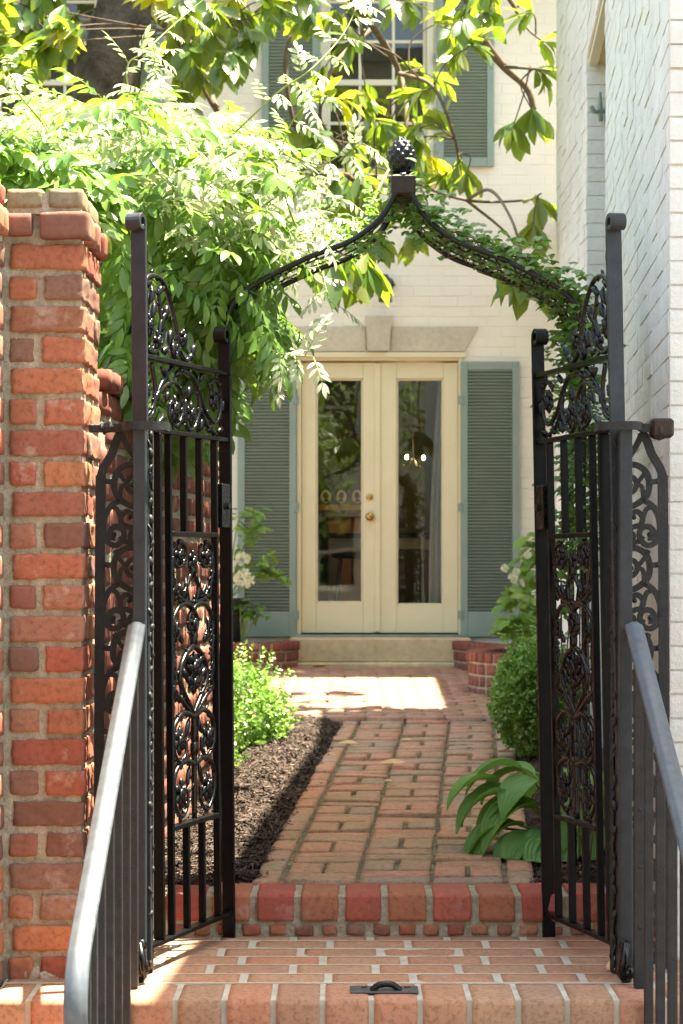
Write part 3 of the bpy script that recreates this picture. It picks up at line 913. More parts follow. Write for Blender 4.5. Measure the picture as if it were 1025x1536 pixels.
m = MB()
q = [(c.x + sx * .128, c.y + sy * .128, RZ0 + .2) for sx, sy in ((-1, -1), (1, -1), (1, 1), (-1, 1))]
for i in range(4): tube(m, [q[i], q[(i + 1) % 4]], .009, 6)
m.build('stretcher', M['steel'], st)
# curtain
m = MB(); n = 36; vs = []; rows = []
for j in range(13):
    t = j / 12; z = RZ0 + .02 + 2.1 * t
    row = []
    for i in range(n + 1):
        u = i / n
        sp = .10 + .10 * (1 - t)
        x = fx(682) - sp * (1 - u) - .16 * (1 - t) * .0 - .03 * math.sin(t * 3)
        row.append((x + .02, DF + .30 + .028 * math.sin(u * 30), z))
    rows.append(row)
vs = [p for r_ in rows for p in r_]
m.add(vs, [(j * (n + 1) + i, j * (n + 1) + i + 1, (j + 1) * (n + 1) + i + 1, (j + 1) * (n + 1) + i) for j in range(12) for i in range(n)])
m.add([(v[0], v[1] + .004, v[2]) for v in vs], [(j * (n + 1) + i, (j + 1) * (n + 1) + i, (j + 1) * (n + 1) + i + 1, j * (n + 1) + i + 1) for j in range(12) for i in range(n)])
tag(m.build('curtain', M['curtain'], smooth=True), 'long white curtain hanging inside the right glass door', 'curtain')
ch = thing('chandelier', 'small brass chandelier with two lit warm bulbs behind the right glass door', 'chandelier', at(620, 692, 17.9))
c = at(620, 692, 17.9)
m = MB(); tube(m, [(c.x, c.y, c.z), (c.x, c.y, RZ1)], .003, 5)
for k in range(5):
    a = 2 * PI * k / 5 + .3; d = Vector((math.cos(a), math.sin(a), 0))
    tube(m, smooth_path([c + Vector((0, 0, .05)), c + d * .04 + Vector((0, 0, -.03)), c + d * .075 + Vector((0, 0, -.04)), c + d * .09], 4), .0025, 5)
m.build('frame', M['black'], ch, smooth=True)
for k in (0, 3):
    a = 2 * PI * k / 5 + .3; d = Vector((math.cos(a), math.sin(a), 0))
    m = MB(); ellipsoid(m, c + d * .09 + Vector((0, 0, .03)), .008, .008, .015); m.build('bulb', M['bulb'], ch, smooth=True)

# wall lamp
p = at(582, 427, DF - .1)
wl = thing('wall_lamp', 'grey metal spotlight on the cream wall above the keystone', 'lamp', (p.x, DF, p.z))
m = MB(); tube(m, [(p.x + .0, DF - .001, p.z + .02), (p.x, DF - .03, p.z + .02)], [.05, .045], 16); m.build('wall_plate', M['plate'], wl, smooth=True)
m = MB(); tube(m, [(p.x, DF - .03, p.z + .02), (p.x - .01, DF - .09, p.z + .0), (p.x - .012, DF - .12, p.z - .02)], .012, 8); tube(m, [(p.x - .01, DF - .1, p.z), (p.x + .05, DF - .11, p.z - .002), (p.x + .053, DF - .11, p.z - .002)], [.008, .008, .016], 8); m.build('arm', M['plate'], wl, smooth=True)
m = MB(); tube(m, [(p.x - .02, DF - .14, p.z + .07), (p.x - .02, DF - .14, p.z + .04), (p.x - .02, DF - .15, p.z - .06), (p.x - .02, DF - .155, p.z - .13)], [.02, .035, .045, .05], 16); m.build('lamp_shade', M['plate'], wl, smooth=True)

# stone step
m = MB(); zs0 = zw(15.8)
zt_ = EYE + (HY - 958) / F * 15.85
bbox(m, fx(440) - .02, fx(703), 15.84, DF + .1, zs0 + .055, zt_, .008)
bbox(m, fx(440) - .04, fx(703) + .02, 15.81, DF + .1, zs0 - .05, zs0 + .054, .012)
tag(m.build('stone_step', M['stepstone'], loc=(.28, 15.9, zs0)), 'buff stone doorstep under the glazed double door', 'step')

# planters
def planter(name, label, path, ztop, D, hollow, half=.055):
    t = thing(name, label, 'planter', (path[0][0], path[0][1], zw(D)))
    m = MB(); mm = MB()
    P = smooth_path([(a, b, 0) for a, b in path], 10)
    # arc length
    ds = [0]
    for i in range(1, len(P)): ds.append(ds[-1] + (P[i] - P[i - 1]).length)
    def pt(s):
        s = max(0, min(ds[-1], s))
        for i in range(1, len(P)):
            if ds[i] >= s:
                f = (s - ds[i - 1]) / max(1e-6, ds[i] - ds[i - 1]); q = P[i - 1].lerp(P[i], f); tn = (P[i] - P[i - 1]).normalized(); return q, Vector((-tn.y, tn.x, 0))
        return P[-1], Vector((0, 0, 0))
    z = ztop; r = 0
    while z > zw(D) - .05:
        th_ = .066; s = -(.05 if r % 2 else 0)
        L = .075 if r % 2 == 0 else .10
        wide = half + (.012 if r == 0 else 0)
        while s < ds[-1]:
            q, nn = pt(s + L / 2)
            def T(v, q=q, nn=nn):
                tn = Vector((nn.y, -nn.x, 0)); return Vector((q.x, q.y, 0)) + tn * v.x + nn * v.y + Vector((0, 0, v.z))
            brick(m, -L / 2 + .005, L / 2 - .005, -wide, wide, z - th_, z, (3, 3, 3), .006, .003, .01, T)
            s += L
        z -= th_ + .010; r += 1
    m.build('bricks', M['planter'], t, smooth=True)
    tube(mm, [Vector((q.x, q.y, (ztop + zw(D) - .05) / 2 - .004)) for q in P], 1, sec=[(-half + .006, -(ztop - zw(D) + .05) / 2), (half - .006, -(ztop - zw(D) + .05) / 2), (half - .006, (ztop - zw(D) + .05) / 2 - .006), (-half + .006, (ztop - zw(D) + .05) / 2 - .006)], up=(0, 0, 1))
    mm.build('mortar', M['mortar'], t)
    s = MB(); n = len(hollow)
    s.add([(a, b, ztop - .035) for a, b in hollow], [tuple(range(n))])
    s.build('soil', M['mulch'], t)
    return t
ZP = .635
planter('brick_planter', 'curved red brick planter right of the glass doors holding the hydrangea', [(.86, 16.14), (.87, 15.75), (.98, 15.35), (1.12, 15.0), (1.08, 14.6), (.90, 14.25), (.87, 13.9), (1.00, 13.62), (1.25, 13.5), (1.38, 13.5)], ZP, 13.7, [(.9, 16.1), (.92, 15.6), (1.1, 15.1), (1.12, 14.6), (.93, 14.1), (.95, 13.8), (1.1, 13.6), (1.4, 13.55), (1.5, 16.1)])
planter('brick_planter', 'curved red brick planter left of the glass doors under the potted plant', [(-.36, 16.14), (-.37, 15.8), (-.48, 15.55), (-.70, 15.45), (-1.1, 15.42), (-1.8, 15.42)], ZP, 15.5, [(-.4, 16.1), (-.4, 15.85), (-.5, 15.6), (-.7, 15.5), (-1.8, 15.47), (-1.8, 16.1)])

# ------------------------------------------------------------------ iron gates
def flat_leafblob(m, u, z, L, w, ang, d=.008):
    Mx = Matrix.Rotation(-ang, 3, 'Y'); c = Vector((u, 0, z)); bnd = .12 * L * math.sin(37 * u + 23 * z)
    vs = [Vector((-L / 2, 0, 0))]
    for t, k in ((-.28, .62), (.0, 1.0), (.27, .72)):
        o = bnd * (1 - 9 * t * t * .6)
        for a, b in ((0, w / 2), (d, w * .06), (0, -w / 2), (-d, w * .06)): vs.append(Vector((t * L, a * (.6 + .4 * k), b * k + o)))
    vs.append(Vector((L * .54, 0, -bnd)))
    fs = []
    for k in range(4):
        l = (k + 1) % 4
        fs.append((0, 1 + l, 1 + k)); fs.append((13, 9 + k, 9 + l))
        for r_ in (0, 1): fs.append((1 + r_ * 4 + k, 1 + r_ * 4 + l, 5 + r_ * 4 + l, 5 + r_ * 4 + k))
    m.add([tuple(Mx @ v + c) for v in vs], fs)
def rosette(m, u, z, r, n=6, d=.012):
    for k in range(n):
        a = 2 * PI * k / n + .3
        flat_leafblob(m, u + r * .55 * math.cos(a), z + r * .55 * math.sin(a), r * 1.15, r * .82, a + .5, d * .7)
    for k in range(3):
        a = 2 * PI * k / 3 + .8
        Mx = Matrix.Rotation(-a - 1.2, 3, 'Y')
        for sg in (-1, 1): ellipsoid(m, (u + r * .24 * math.cos(a), sg * d * .55, z + r * .24 * math.sin(a)), r * .42, d * .5, r * .22, Mx, 7, 4)
    ellipsoid(m, (u, 0, z), r * .28, d * 1.35, r * .28)
def scroll(m, pts, r0=.0095, r1=.006, y=0):
    P = smooth_path([(u, y, z) for u, z in pts], 6); n = len(P)
    tube(m, P, [(r0 + (r1 - r0) * i / (n - 1)) * .86 for i in range(n)], 7)
    acc = 0
    for i in range(2, n - 2):
        acc += (P[i] - P[i - 1]).length
        if acc > .024:
            acc = 0; t = (P[i + 1] - P[i - 1]).normalized(); a = math.atan2(t.z, t.x)
            sg = 1 if (i // 2) % 2 else -1
            b = a + sg * .75; L = .020 + .008 * math.sin(i * 2.1)
            flat_leafblob(m, P[i].x + math.cos(b) * L * .55, P[i].z + math.sin(b) * L * .55, L, L * .42, b, .006)
GL = .675
U1, U2, U3, U4, U5 = .1125, .204, .3245, .45, .578
def fern(m, pts, side, r=.02):
    P = smooth_path([(u, 0, z) for u, z in pts], 3)
    for i in range(1, len(P) - 1, 2):
        t = (P[i + 1] - P[i - 1]).normalized(); a = math.atan2(t.z, t.x)
        for s in ((-1, 1) if side == 0 else (side,)):
            b = a + s * 1.0
            flat_leafblob(m, P[i].x + math.cos(b) * r * .55, P[i].z + math.sin(b) * r * .55, r * 1.2, r * .5, b, .007)
def stile(m, u, z0, z1, w, th, rr, roll=True):
    pts = [Vector((u, 0, z0)), Vector((u, 0, z1 - .2))]
    if roll:
        pts += [Vector((u, 0, z1 - rr))]
        for k in range(1, 16):
            a = k / 15 * 1.75 * PI; q = rr * (1 - .42 * k / 15)
            pts.append(Vector((u - rr + q * math.cos(a), 0, z1 - rr + q * math.sin(a))))
    else: pts.append(Vector((u, 0, z1)))
    b = .0015
    sec = [(-w / 2, -th / 2 + b), (-w / 2 + b, -th / 2), (w / 2 - b, -th / 2), (w / 2, -th / 2 + b), (w / 2, th / 2 - b), (w / 2 - b, th / 2), (-w / 2 + b, th / 2), (-w / 2, th / 2 - b)]
    # frame: side = +-y ; keep by custom sweep
    N_ = len(pts); vs = []
    for i, p in enumerate(pts):
        t = (pts[min(i + 1, N_ - 1)] - pts[max(i - 1, 0)]).normalized()
        nrm = Vector((-t.z, 0, t.x))
        for a, bb in sec: vs.append(tuple(p + Vector((0, a, 0)) + nrm * bb))
    fs = []; Sn = len(sec)
    for i in range(N_ - 1):
        for k in range(Sn):
            l = (k + 1) % Sn; fs.append((i * Sn + k, i * Sn + l, (i + 1) * Sn + l, (i + 1) * Sn + k))
    fs.append(tuple(range(Sn))); fs.append(tuple((N_ - 1) * Sn + k for k in range(Sn - 1, -1, -1)))
    m.add(vs, fs)
def make_gate(label):
    g = thing('iron_gate', label, 'gate', (0, 0, 0), 'open wrought iron gate leaves', local=True)
    def B(m, name, mat='iron', sm=True, par=g): return m.build(name, M[mat], par, smooth=sm)
    m = MB(); stile(m, 0, .045, 2.195, .046, .013, .024); B(m, 'stile', 'stileiron', False)
    m = MB(); stile(m, GL, .0, 1.935, .040, .013, .026); B(m, 'stile', 'bariron', False)
    def bar(u, z0, z1, w=.022, th=.013):
        m = MB(); bbox(m, u - th / 2, u + th / 2, -w / 2, w / 2, z0, z1, .002); B(m, 'bar', 'bariron', False)
    bar(U1, .085, 1.572, .034); bar(U2, .085, 1.572); bar(U5, .085, 1.572)
    for u in (U3, U4): bar(u, 1.285, 1.572); bar(u, .085, .392)
    def rail(u0, u1, z, h=.013, w=.026):
        m = MB(); bbox(m, u0, u1, -w / 2, w / 2, z - h / 2, z + h / 2, .002); B(m, 'rail', 'bariron', False)
    rail(-.004, GL + .004, .078, .014, .030); rail(.007, GL - .007, 1.579, .014, .030); rail(.007, GL - .007, 1.79, .014, .030)
    rail(U2 + .007, U5 - .007, .40, .015); rail(U2 + .007, U5 - .007, 1.277, .015)
    # lower scroll panel
    m = MB(); uc, hw = .391, .172
    def A(v, y): return (uc + v * hw, 1.27 - ((790 + y / 6.4) - 806) / 444 * .87)
    def Bc(v, y): return A(v, y + 230 * 6.4)
    for s in (-1, 1):
        ring = [A(s * .63 + .30 * math.cos(a), 275 + 125 * math.sin(a)) for a in np.linspace(-PI / 2, 1.3 * PI, 14)]
        scroll(m, ring, .010, .006); rosette(m, *A(s * .63, 285), .036, 5)
        p = [A(s * .93, 300), A(s * .97, 430), A(s * .85, 560), A(s * .80, 660), A(s * .45, 730), A(0, 750)]
        scroll(m, p, .009, .007); fern(m, p, 0, .022)
        p = [A(s * .12, 480), A(s * .3, 600), A(s * .55, 700), A(s * .7, 640)]
        scroll(m, p, .009, .005); flat_leafblob(m, *A(s * .5, 640), .07, .03, s * .8); flat_leafblob(m, *A(s * .25, 640), .08, .028, PI / 2 - s * .4)
        p = [A(0, 830), A(s * .25, 770), A(s * .6, 785), A(s * .88, 890), A(s * .95, 1020), A(s * .8, 1110), A(s * .62, 1050)]
        scroll(m, p, .011, .006); flat_leafblob(m, *A(s * .72, 1010), .06, .03, PI / 2); flat_leafblob(m, *A(s * .62, 1110), .06, .034, s * .5)
        p = [A(s * .97, 1100), A(s * .90, 1250), A(s * .95, 1400), A(s * .85, 1520), Bc(s * .9, 150), Bc(s * .6, 230), Bc(0, 430)]
        scroll(m, p, .008, .009); fern(m, p[:5], -s if s > 0 else -s, .024)
        p = [A(0, 1190), A(s * .35, 1270), A(s * .6, 1400), A(s * .62, 1530), Bc(s * .42, 190), Bc(s * .15, 320), Bc(0, 400)]
        scroll(m, p, .011, .009)
        for (v, y) in ((.3, 1330), (.25, 1420), (.42, 1460), (.22, 1540)): flat_leafblob(m, *A(s * v, y), .05, .03, s * .7, .014)
        p = [Bc(0, 430), Bc(s * .45, 370), Bc(s * .85, 460), Bc(s * .97, 600), Bc(s * .88, 770), Bc(s * .62, 850), Bc(s * .38, 770), Bc(s * .36, 640)]
        scroll(m, p, .011, .006); rosette(m, *Bc(s * .66, 640), .043, 6); flat_leafblob(m, *Bc(s * .3, 520), .07, .03, PI / 2 + s * .5)
        p = [Bc(0, 900), Bc(s * .45, 850), Bc(s * .85, 930), Bc(s * .97, 1080), Bc(s * .9, 1260), Bc(s * .6, 1390), Bc(s * .32, 1290), Bc(s * .3, 1130)]
        scroll(m, p, .011, .006); rosette(m, *Bc(s * .63, 1160), .045, 6); flat_leafblob(m, *Bc(s * .28, 1010), .08, .028, PI / 2 + s * .35)
    rosette(m, *A(0, 350), .034, 6); flat_leafblob(m, *A(0, 440), .05, .05, PI / 2, .014)
    ring = [A(.20 * math.cos(a), 960 + 120 * math.sin(a)) for a in np.linspace(0, 2 * PI, 15)]
    scroll(m, ring, .008, .008); rosette(m, *A(0, 965), .030, 5); flat_leafblob(m, *A(0, 1130), .05, .032, PI / 2, .013)
    rosette(m, *A(0, 1400), .045, 7, .016); rosette(m, *Bc(0, 80), .036, 6, .015)
    scroll(m, [Bc(0, 400), Bc(.02, 700), Bc(0, 1000), Bc(0, 1440)], .011, .010)
    flat_leafblob(m, *Bc(0, 600), .08, .045, PI / 2, .014); flat_leafblob(m, *Bc(0, 750), .06, .035, PI / 2, .014)
    B(m, 'scroll_panel', 'iron')
    # band
    m = MB()
    def C(t, w): return (t * GL, 1.586 + w * .198)
    for p, rs in (([(0, .06), (.13, .2), (.18, .5), (.36, .74), (.465, .58), (.475, .3), (.40, .08), (.32, .2), (.33, .42)], (.38, .33, .04)),
                  ([(.45, .95), (.60, .86), (.68, .5), (.63, .14), (.55, .05), (.50, .22), (.51, .5)], (.575, .3, .036)),
                  ([(.12, .95), (.16, .62), (.13, .3), (.02, .08)], (.06, .55, .03)),
                  ([(.36, .96), (.24, .7), (.17, .45)], None),
                  ([(.66, .72), (.74, .4), (.86, .22), (.93, .36), (.94, .72), (.87, .9), (.79, .8)], (.855, .58, .036)),
                  ([(.68, .4), (.77, .16), (.9, .03)], None)):
        scroll(m, [C(*q) for q in p], .0095, .006)
        if rs: rosette(m, *C(rs[0], rs[1]), rs[2], 6)
    for (t, w, L, a) in ((.22, .15, .06, .5), (.26, .85, .06, -.6), (.71, .88, .05, .6), (.93, .12, .05, .3), (.69, .15, .05, 1.2), (.42, .86, .05, .2), (.30, .5, .05, 1), (.55, .62, .05, 1.4), (.02, .3, .05, 1.5), (.97, .5, .05, 1.5), (.8, .1, .05, .3)):
        flat_leafblob(m, *C(t, w), L, .028, a, .011)
    B(m, 'scroll_band', 'iron')
    # crest
    m = MB()
    def K(x, y):
        return ((x - 150) / 495 * GL + .008, 1.797 + max(.0, (890 + (x - 150) * .222 - y) / 1960))
    for p in ([(150, 262), (178, 320), (172, 430), (146, 520)], [(150, 540), (196, 448), (262, 462), (312, 580), (346, 740), (356, 850), (344, 915)],
              [(150, 800), (180, 862), (222, 880), (262, 830), (272, 740), (256, 640), (246, 520)], [(172, 520), (182, 640), (168, 720)],
              [(300, 640), (262, 700), (245, 790)], [(356, 860), (400, 930), (440, 890)]):
        scroll(m, [K(*q) for q in p], .010, .007)
    rosette(m, *K(195, 725), .036, 6); rosette(m, *K(386, 800), .028, 6); rosette(m, *K(240, 815), .03, 5)
    for (x, y, L, a) in ((205, 560, .06, 1.2), (262, 530, .06, .6), (292, 650, .06, 1.3), (312, 800, .07, 1.4), (448, 872, .07, .9), (430, 905, .05, .3), (160, 345, .06, 1.4), (215, 640, .06, 1.1), (280, 860, .06, .4), (330, 870, .06, 1.8), (190, 480, .05, .4)):
        flat_leafblob(m, *K(x, y), L, .03, a, .012)
    B(m, 'crest', 'iron')
    # latch
    m = MB(); bbox(m, GL - .075, GL - .01, -.02, .02, 1.30, 1.44, .003); tube(m, [(GL - .04, -.03, 1.37), (GL - .04, .03, 1.37)], .012, 8)
    B(m, 'latch', 'iron', False)
    return g
def pose(o, loc, ang, lean):
    o.location = loc; o.rotation_euler = (Matrix.Rotation(lean, 3, 'Y') @ Matrix.Rotation(R(ang), 3, 'Z')).to_euler()
gl = make_gate('open sunlit wrought iron gate leaf with scrollwork beside the red brick pillar')
pose(gl, (-.568, 6.35, 0), 71.8, -.008)
gr = gl.copy(); COL.objects.link(gr); gr['label'] = 'open shaded black wrought iron gate leaf with scrollwork beside the white wall'
for c_ in list(gl.children):
    d = c_.copy(); COL.objects.link(d); d.parent = gr
pose(gr, (.826, 6.35, 0), 104.2, -.019)

# cast iron newel screens between gate and walls
def newel(sx, X0, label, D=6.42):
    """X0 = inner edge of the post; sx=+1 the panel extends to the right"""
    t = thing('iron_newel', label, 'newel post', (X0, D, 0), 'cast iron newel panels beside the gate')
    bc = [0]
    def q(x, y):   # traced units: crop px -> metres (panel 56 px wide)
        return (X0 + sx * (.036 + x / 4.27 / 515), EYE + (HY - (640 + y / 4.27)) / 515)
    m = MB()
    bbox(m, *(sorted((X0, X0 + sx * .036))), D - .14, D - .128, .0, 1.575, .002)
    bbox(m, *(sorted((X0, X0 + sx * .006))), D - .1279, D - .02, .0, 1.57, .002)
    m.build('post', M['stileiron'], t)
    m = MB()
    sec = [(-.0065, -.006), (.0065, -.006), (.0065, .006), (-.0065, .006)]
    def band(pts, w=.0135, y=0):
        k = w / .013
        bc[0] += 1; y = .0007 * (bc[0] % 9)
        P = smooth_path([(q(a, b)[0], D + y, q(a, b)[1]) for a, b in pts], 5)
        tube(m, P, 1, sec=[(a * (1 if True else k), b) for a, b in [(-.005, -w / 2), (.005, -w / 2), (.005, w / 2), (-.005, w / 2)]] if False else [(-w * .62, -.005), (w * .62, -.005), (w * .62, .005), (-w * .62, .005)], up=(0, -1, 0))
    xo = 280 - 45
    band([(95, 30), (130, 80), (165, 175), (215, 260), (xo, 320)], .020)
    band([(xo, 312), (xo + 4, 800), (xo + 8, 1600), (xo + 12, 2600), (xo + 16, 3480)], .024)
    band([(8, 40), (8, 1500), (8, 3480)], .014)
    band([(95, 60), (60, 130), (20, 190)], .014)
    for k in range(6):
        o = 535 * k
        if o + 260 > 3300: break
        dx = 4 * k - 40
        def bb(pts, w=.0135): band([(a + dx, b + o) for a, b in pts], w)
        bb([(45, 240), (110, 246), (165, 285), (188, 350), (182, 420), (150, 465), (100, 500), (45, 520)], .0145)
        bb([(45, 310), (90, 328), (108, 370), (88, 412), (48, 430)], .012)
        bb([(105, 372), (140, 380), (150, 430), (150, 470)], .010); bb([(108, 365), (140, 325), (165, 290)], .010)
        bb([(188, 350), (215, 352), (262, 345)], .013)
        bb([(150, 468), (212, 510), (248, 580), (256, 650), (242, 720), (200, 758), (155, 750), (125, 700), (140, 650), (185, 640), (215, 670), (205, 710), (180, 712)], .0135)
        bb([(60, 575), (105, 542), (145, 578), (135, 625), (95, 640), (50, 655)], .013)
        bb([(150, 580), (170, 530), (205, 512)], .011)
        bb([(45, 665), (85, 690), (80, 740), (45, 765)], .012); bb([(80, 740), (120, 735), (150, 700)], .012)
        bb([(250, 660), (275, 660)], .016)
        bb([(45, 770), (110, 775), (165, 815), (185, 790)], .012)
        for (a, b, r_) in ((70, 372, .008), (240, 350, .008), (90, 580, .008), (165, 470, .009), (190, 690, .008)):
            p = q(a + dx, b + o); ellipsoid(m, (p[0], D, p[1]), r_, .0075, r_)
    m.build('scroll_panel', M['castiron'], t)
    m = MB()                                    # lace edged return panel, seen almost edge on
    for k in range(64):
        z = .03 + 1.53 * k / 63
        ellipsoid(m, (X0 - sx * .007, D - .05 + .025 * math.sin(k * 1.9), z), .006 + .0035 * math.sin(k * 2.4), .014, .016, Matrix.Rotation(.5 * math.sin(k * 1.3), 3, 'Y'), 6, 4)
    bbox(m, *sorted((X0 - sx * .004, X0 - sx * .012)), D - .04, D + .0, 0, 1.57, .002)
    m.build('lace_edge', M['castiron'], t, smooth=True)
    m = MB()                                    # collar and bracket to the wall
    z = 1.583
    pts = [(X0 - sx * .055, D - .03, z), (X0 - sx * .05, D - .13, z), (X0 - sx * .0, D - .155, z), (X0 + sx * .05, D - .145, z), (X0 + sx * .075, D - .05, z), (X0 + sx * .11, D - .02, z)]
    tube(m, smooth_path(pts, 5), 1, sec=[(-.006, -.012), (.006, -.012), (.006, .012), (-.006, .012)], up=(0, 0, 1))
    m.build('collar', M['castiron'], t)
    m = MB(); xe = X0 + sx * .135
    tube(m, smooth_path([(X0 + sx * .075, D - .02, z), (X0 + sx * .11, D - .022, z + .004), (xe, D - .02, z)], 4), [.012] * 4 + [.016] * 4 + [.022], 8)
    if sx > 0: ellipsoid(m, (xe - sx * .005, D - .02, z - .006), .03, .03, .03)
    if sx > 0: bbox(m, *sorted((xe - sx * .03, xe + sx * .035)), D - .045, D + .02, z - .028, z + .028, .008)
    else: bbox(m, *sorted((xe + .02, xe - .04)), D - .03, D - .01, z - .012, z + .012, .003)
    m.build('bracket', M['rust'] if sx > 0 else M['castiron'], t, smooth=False)
    m = MB()
    for a in (-1, 1):
        p = [(X0 + sx * .018, D - .16, .0 + .0), (X0 + sx * .0, D - .19, .03), (X0 + sx * .005, D - .20, .075), (X0 + sx * .015, D - .165, .11)]
        tube(m, smooth_path(p, 5), [.014] * 8 + [.012] * 8, 8)
        ellipsoid(m, (X0 + sx * .02, D - .185, .03), .022, .02, .02)
        ellipsoid(m, (X0 + sx * .01, D - .15, .10), .016, .016, .02)
        break
    m.build('foot', M['iron'], t, smooth=True)
    return t
newel(-1, -.560, 'openwork cast iron newel panel against the red brick pillar')
newel(1, .795, 'openwork cast iron newel panel bracketed to the white brick wall')

# handrails
def handrail(X, sx, label):
    t = thing('handrail', label, 'handrail', (X, 5.6, -.3), 'iron handrails of the front steps')
    y0, z0, y1, z1 = 6.28, 1.008, 4.93, .335
    path = [Vector((X, y0, z0)), Vector((X, (y0 + y1) / 2, (z0 + z1) / 2)), Vector((X, y1, z1))]
    path += [Vector((X, y1 - .05, z1 - .035)), Vector((X, y1 - .085, z1 - .09)), Vector((X, y1 - .09, z1 - .15)), Vector((X, y1 - .06, z1 - .2)), Vector((X, y1 - .01, z1 - .22))]
    P = [path[0], path[1]] + smooth_path(path[2:], 5)
    sec = []
    hw = .027
    prof = [(-hw * .55, -.016), (hw * .55, -.016), (hw * .62, -.008), (hw * .95, -.004), (hw, .002), (hw * .85, .009), (hw * .6, .011), (hw * .5, .0145), (hw * .2, .0175), (-hw * .2, .0175), (-hw * .5, .0145), (-hw * .6, .011), (-hw * .85, .009), (-hw, .002), (-hw * .95, -.004), (-hw * .62, -.008)]
    m = MB()
    N_ = len(P); vs = []
    for i, p in enumerate(P):
        tt = (P[min(i + 1, N_ - 1)] - P[max(i - 1, 0)]).normalized()
        n = Vector((0, -tt.z, tt.y)); 
        if n.z < 0 and i < 3: n = -n
        if i == 0: sgn = n
        n = Vector((1, 0, 0)).cross(tt); n = -n if n.dot(sgn) < 0 else n; sgn = n
        for a, b in prof: vs.append(tuple(p + Vector((a, 0, 0)) + n * b))
    S_ = len(prof); fs = []
    for i in range(N_ - 1):
        for k in range(S_):
            l = (k + 1) % S_; fs.append((i * S_ + k, i * S_ + l, (i + 1) * S_ + l, (i + 1) * S_ + k))
    fs.append(tuple(range(S_))); fs.append(tuple((N_ - 1) * S_ + k for k in range(S_ - 1, -1, -1)))
    m.add(vs, fs); m.build('rail', M['rail'], t, smooth=True)
    for i, y in enumerate((6.17, 5.98, 5.76, 5.55, 5.345, 5.17, 5.03)):
        zt = z0 + (z1 - z0) * (y - y0) / (y1 - y0) - .014
        zb = 0 if y > 6 else (-.167 if y > 5.7 else (-.334 if y > 5.4 else -.5))
        m = MB(); w = .0118 if i else .0145
        Mx = Matrix.Translation((X, y, 0))
        n0, n1 = zb, zt
        bbox(m, -w, w, -w, w, n0, n1, .0022, Mx)
        if i == 0:
            for zz in (.17, .34, .50): tube(m, [(X - sx * 0, y - w, zz), (X, y - w - .003, zz)], [.006, .003], 8)
        m.build('baluster', M['castiron'], t)
    m = MB(); zb0 = .05
    return t
handrail(-.585, -1, 'iron handrail with its cap gleaming in the sun, in front of the red brick pillar')
handrail(.835, 1, 'shaded blue grey iron handrail descending in front of the white wall')

# keeper plate on the step edge
p0, p1 = at(525, 1478, 6.16), at(627, 1478, 6.16)
kp = thing('gate_keeper', 'small dark iron gate keeper plate screwed to the landing edge', 'gate keeper', ((p0.x + p1.x) / 2, 6.12, 0))
m = MB(); bbox(m, p0.x, p1.x, 6.075, 6.165, .0005, .006, .0015); m.build('plate', M['plate'], kp)
cx = (p0.x + p1.x) / 2 + .005
m = MB(); tube(m, smooth_path([(cx - .04, 6.10, .004), (cx - .02, 6.10, .02), (cx + .015, 6.10, .022), (cx + .04, 6.10, .004)], 5), .009, 8); m.build('loop', M['iron'], kp, smooth=True)
for dx in (-.06, .06):
    m = MB(); lathe(m, (cx + dx, 6.14, .0055), [(.009, 0), (.009, .002), (.005, .004)], 12); m.build('screw', M['iron'], kp)

# ------------------------------------------------------------------ arch with pineapple finial
AD0, AD1 = 7.2, 7.58
XA = (603 - 512.5) / F * 7.39
half_a = [(0, 275), (10, 300), (33, 340), (75, 373), (130, 395), (182, 420), (225, 445), (247, 470), (256, 510), (258, 560)]
ar = thing('iron_arch', 'ogee iron garden arch of two hoops with lattice, crowned over the path', 'arch', (XA, 7.39, 0))
def apt(s, i, D):
    dx, y = half_a[i]
    Dm = 7.39
    return Vector((XA + s * dx / F * Dm * 1.02, D, EYE + (HY - y) / F * Dm))
hoops = {}
for D in (AD0, AD1):
    m = MB()
    for s in (-1, 1):
        P = smooth_path([apt(s, i, D) for i in range(len(half_a))] + [Vector((XA + s * .59, D, 1.2)), Vector((XA + s * .60, D, .15))], 6)
        hoops[(s, D)] = P
        tube(m, P, .0095, 8)
    m.build('hoop', M['iron'], ar, smooth=True)
m = MB()
for s in (-1, 1):
    A_, B_ = hoops[(s, AD0)], hoops[(s, AD1)]
    n = len(A_) - 8
    for i in range(3, n - 4, 3):
        tube(m, [A_[i], A_[i].lerp(B_[i + 3], .5) + Vector((0, 0, .006)), B_[i + 3]], .0035, 5)
        tube(m, [B_[i], B_[i].lerp(A_[i + 3], .5) - Vector((0, 0, .004)), A_[i + 3]], .0035, 5)
    for k in (.33, .67):
        tube(m, [A_[i].lerp(B_[i], k) for i in range(2, n)], .003, 5)
m.build('lattice', M['iron'], ar, smooth=True)
c = Vector((XA, 7.39, EYE + (HY - 305) / F * 7.39))
fn = thing('pineapple_finial', 'black iron pineapple finial on a square block at the top of the arch', 'finial', c)
m = MB(); bbox(m, c.x - .040, c.x + .040, c.y - .2, c.y + .2, c.z + .0, c.z + .062, .004); m.build('block', M['rust'], fn)
m = MB(); bbox(m, c.x - .046, c.x + .046, c.y - .046, c.y + .046, c.z + .0625, c.z + .074, .004); lathe(m, (c.x, c.y, c.z + .074), [(.038, 0), (.046, .004), (.046, .012), (.036, .017), (.034, .02), (.046, .03), (.040, .036)], 16); m.build('collar', M['iron'], fn, smooth=False)
m = MB(); z0 = c.z + .100; H = .122
prof = lambda t: .048 * (math.sin(PI * min(1, .18 + t * .82)) ** .75) + .002
nu, nv = 64, 44; vs = []; fs = []
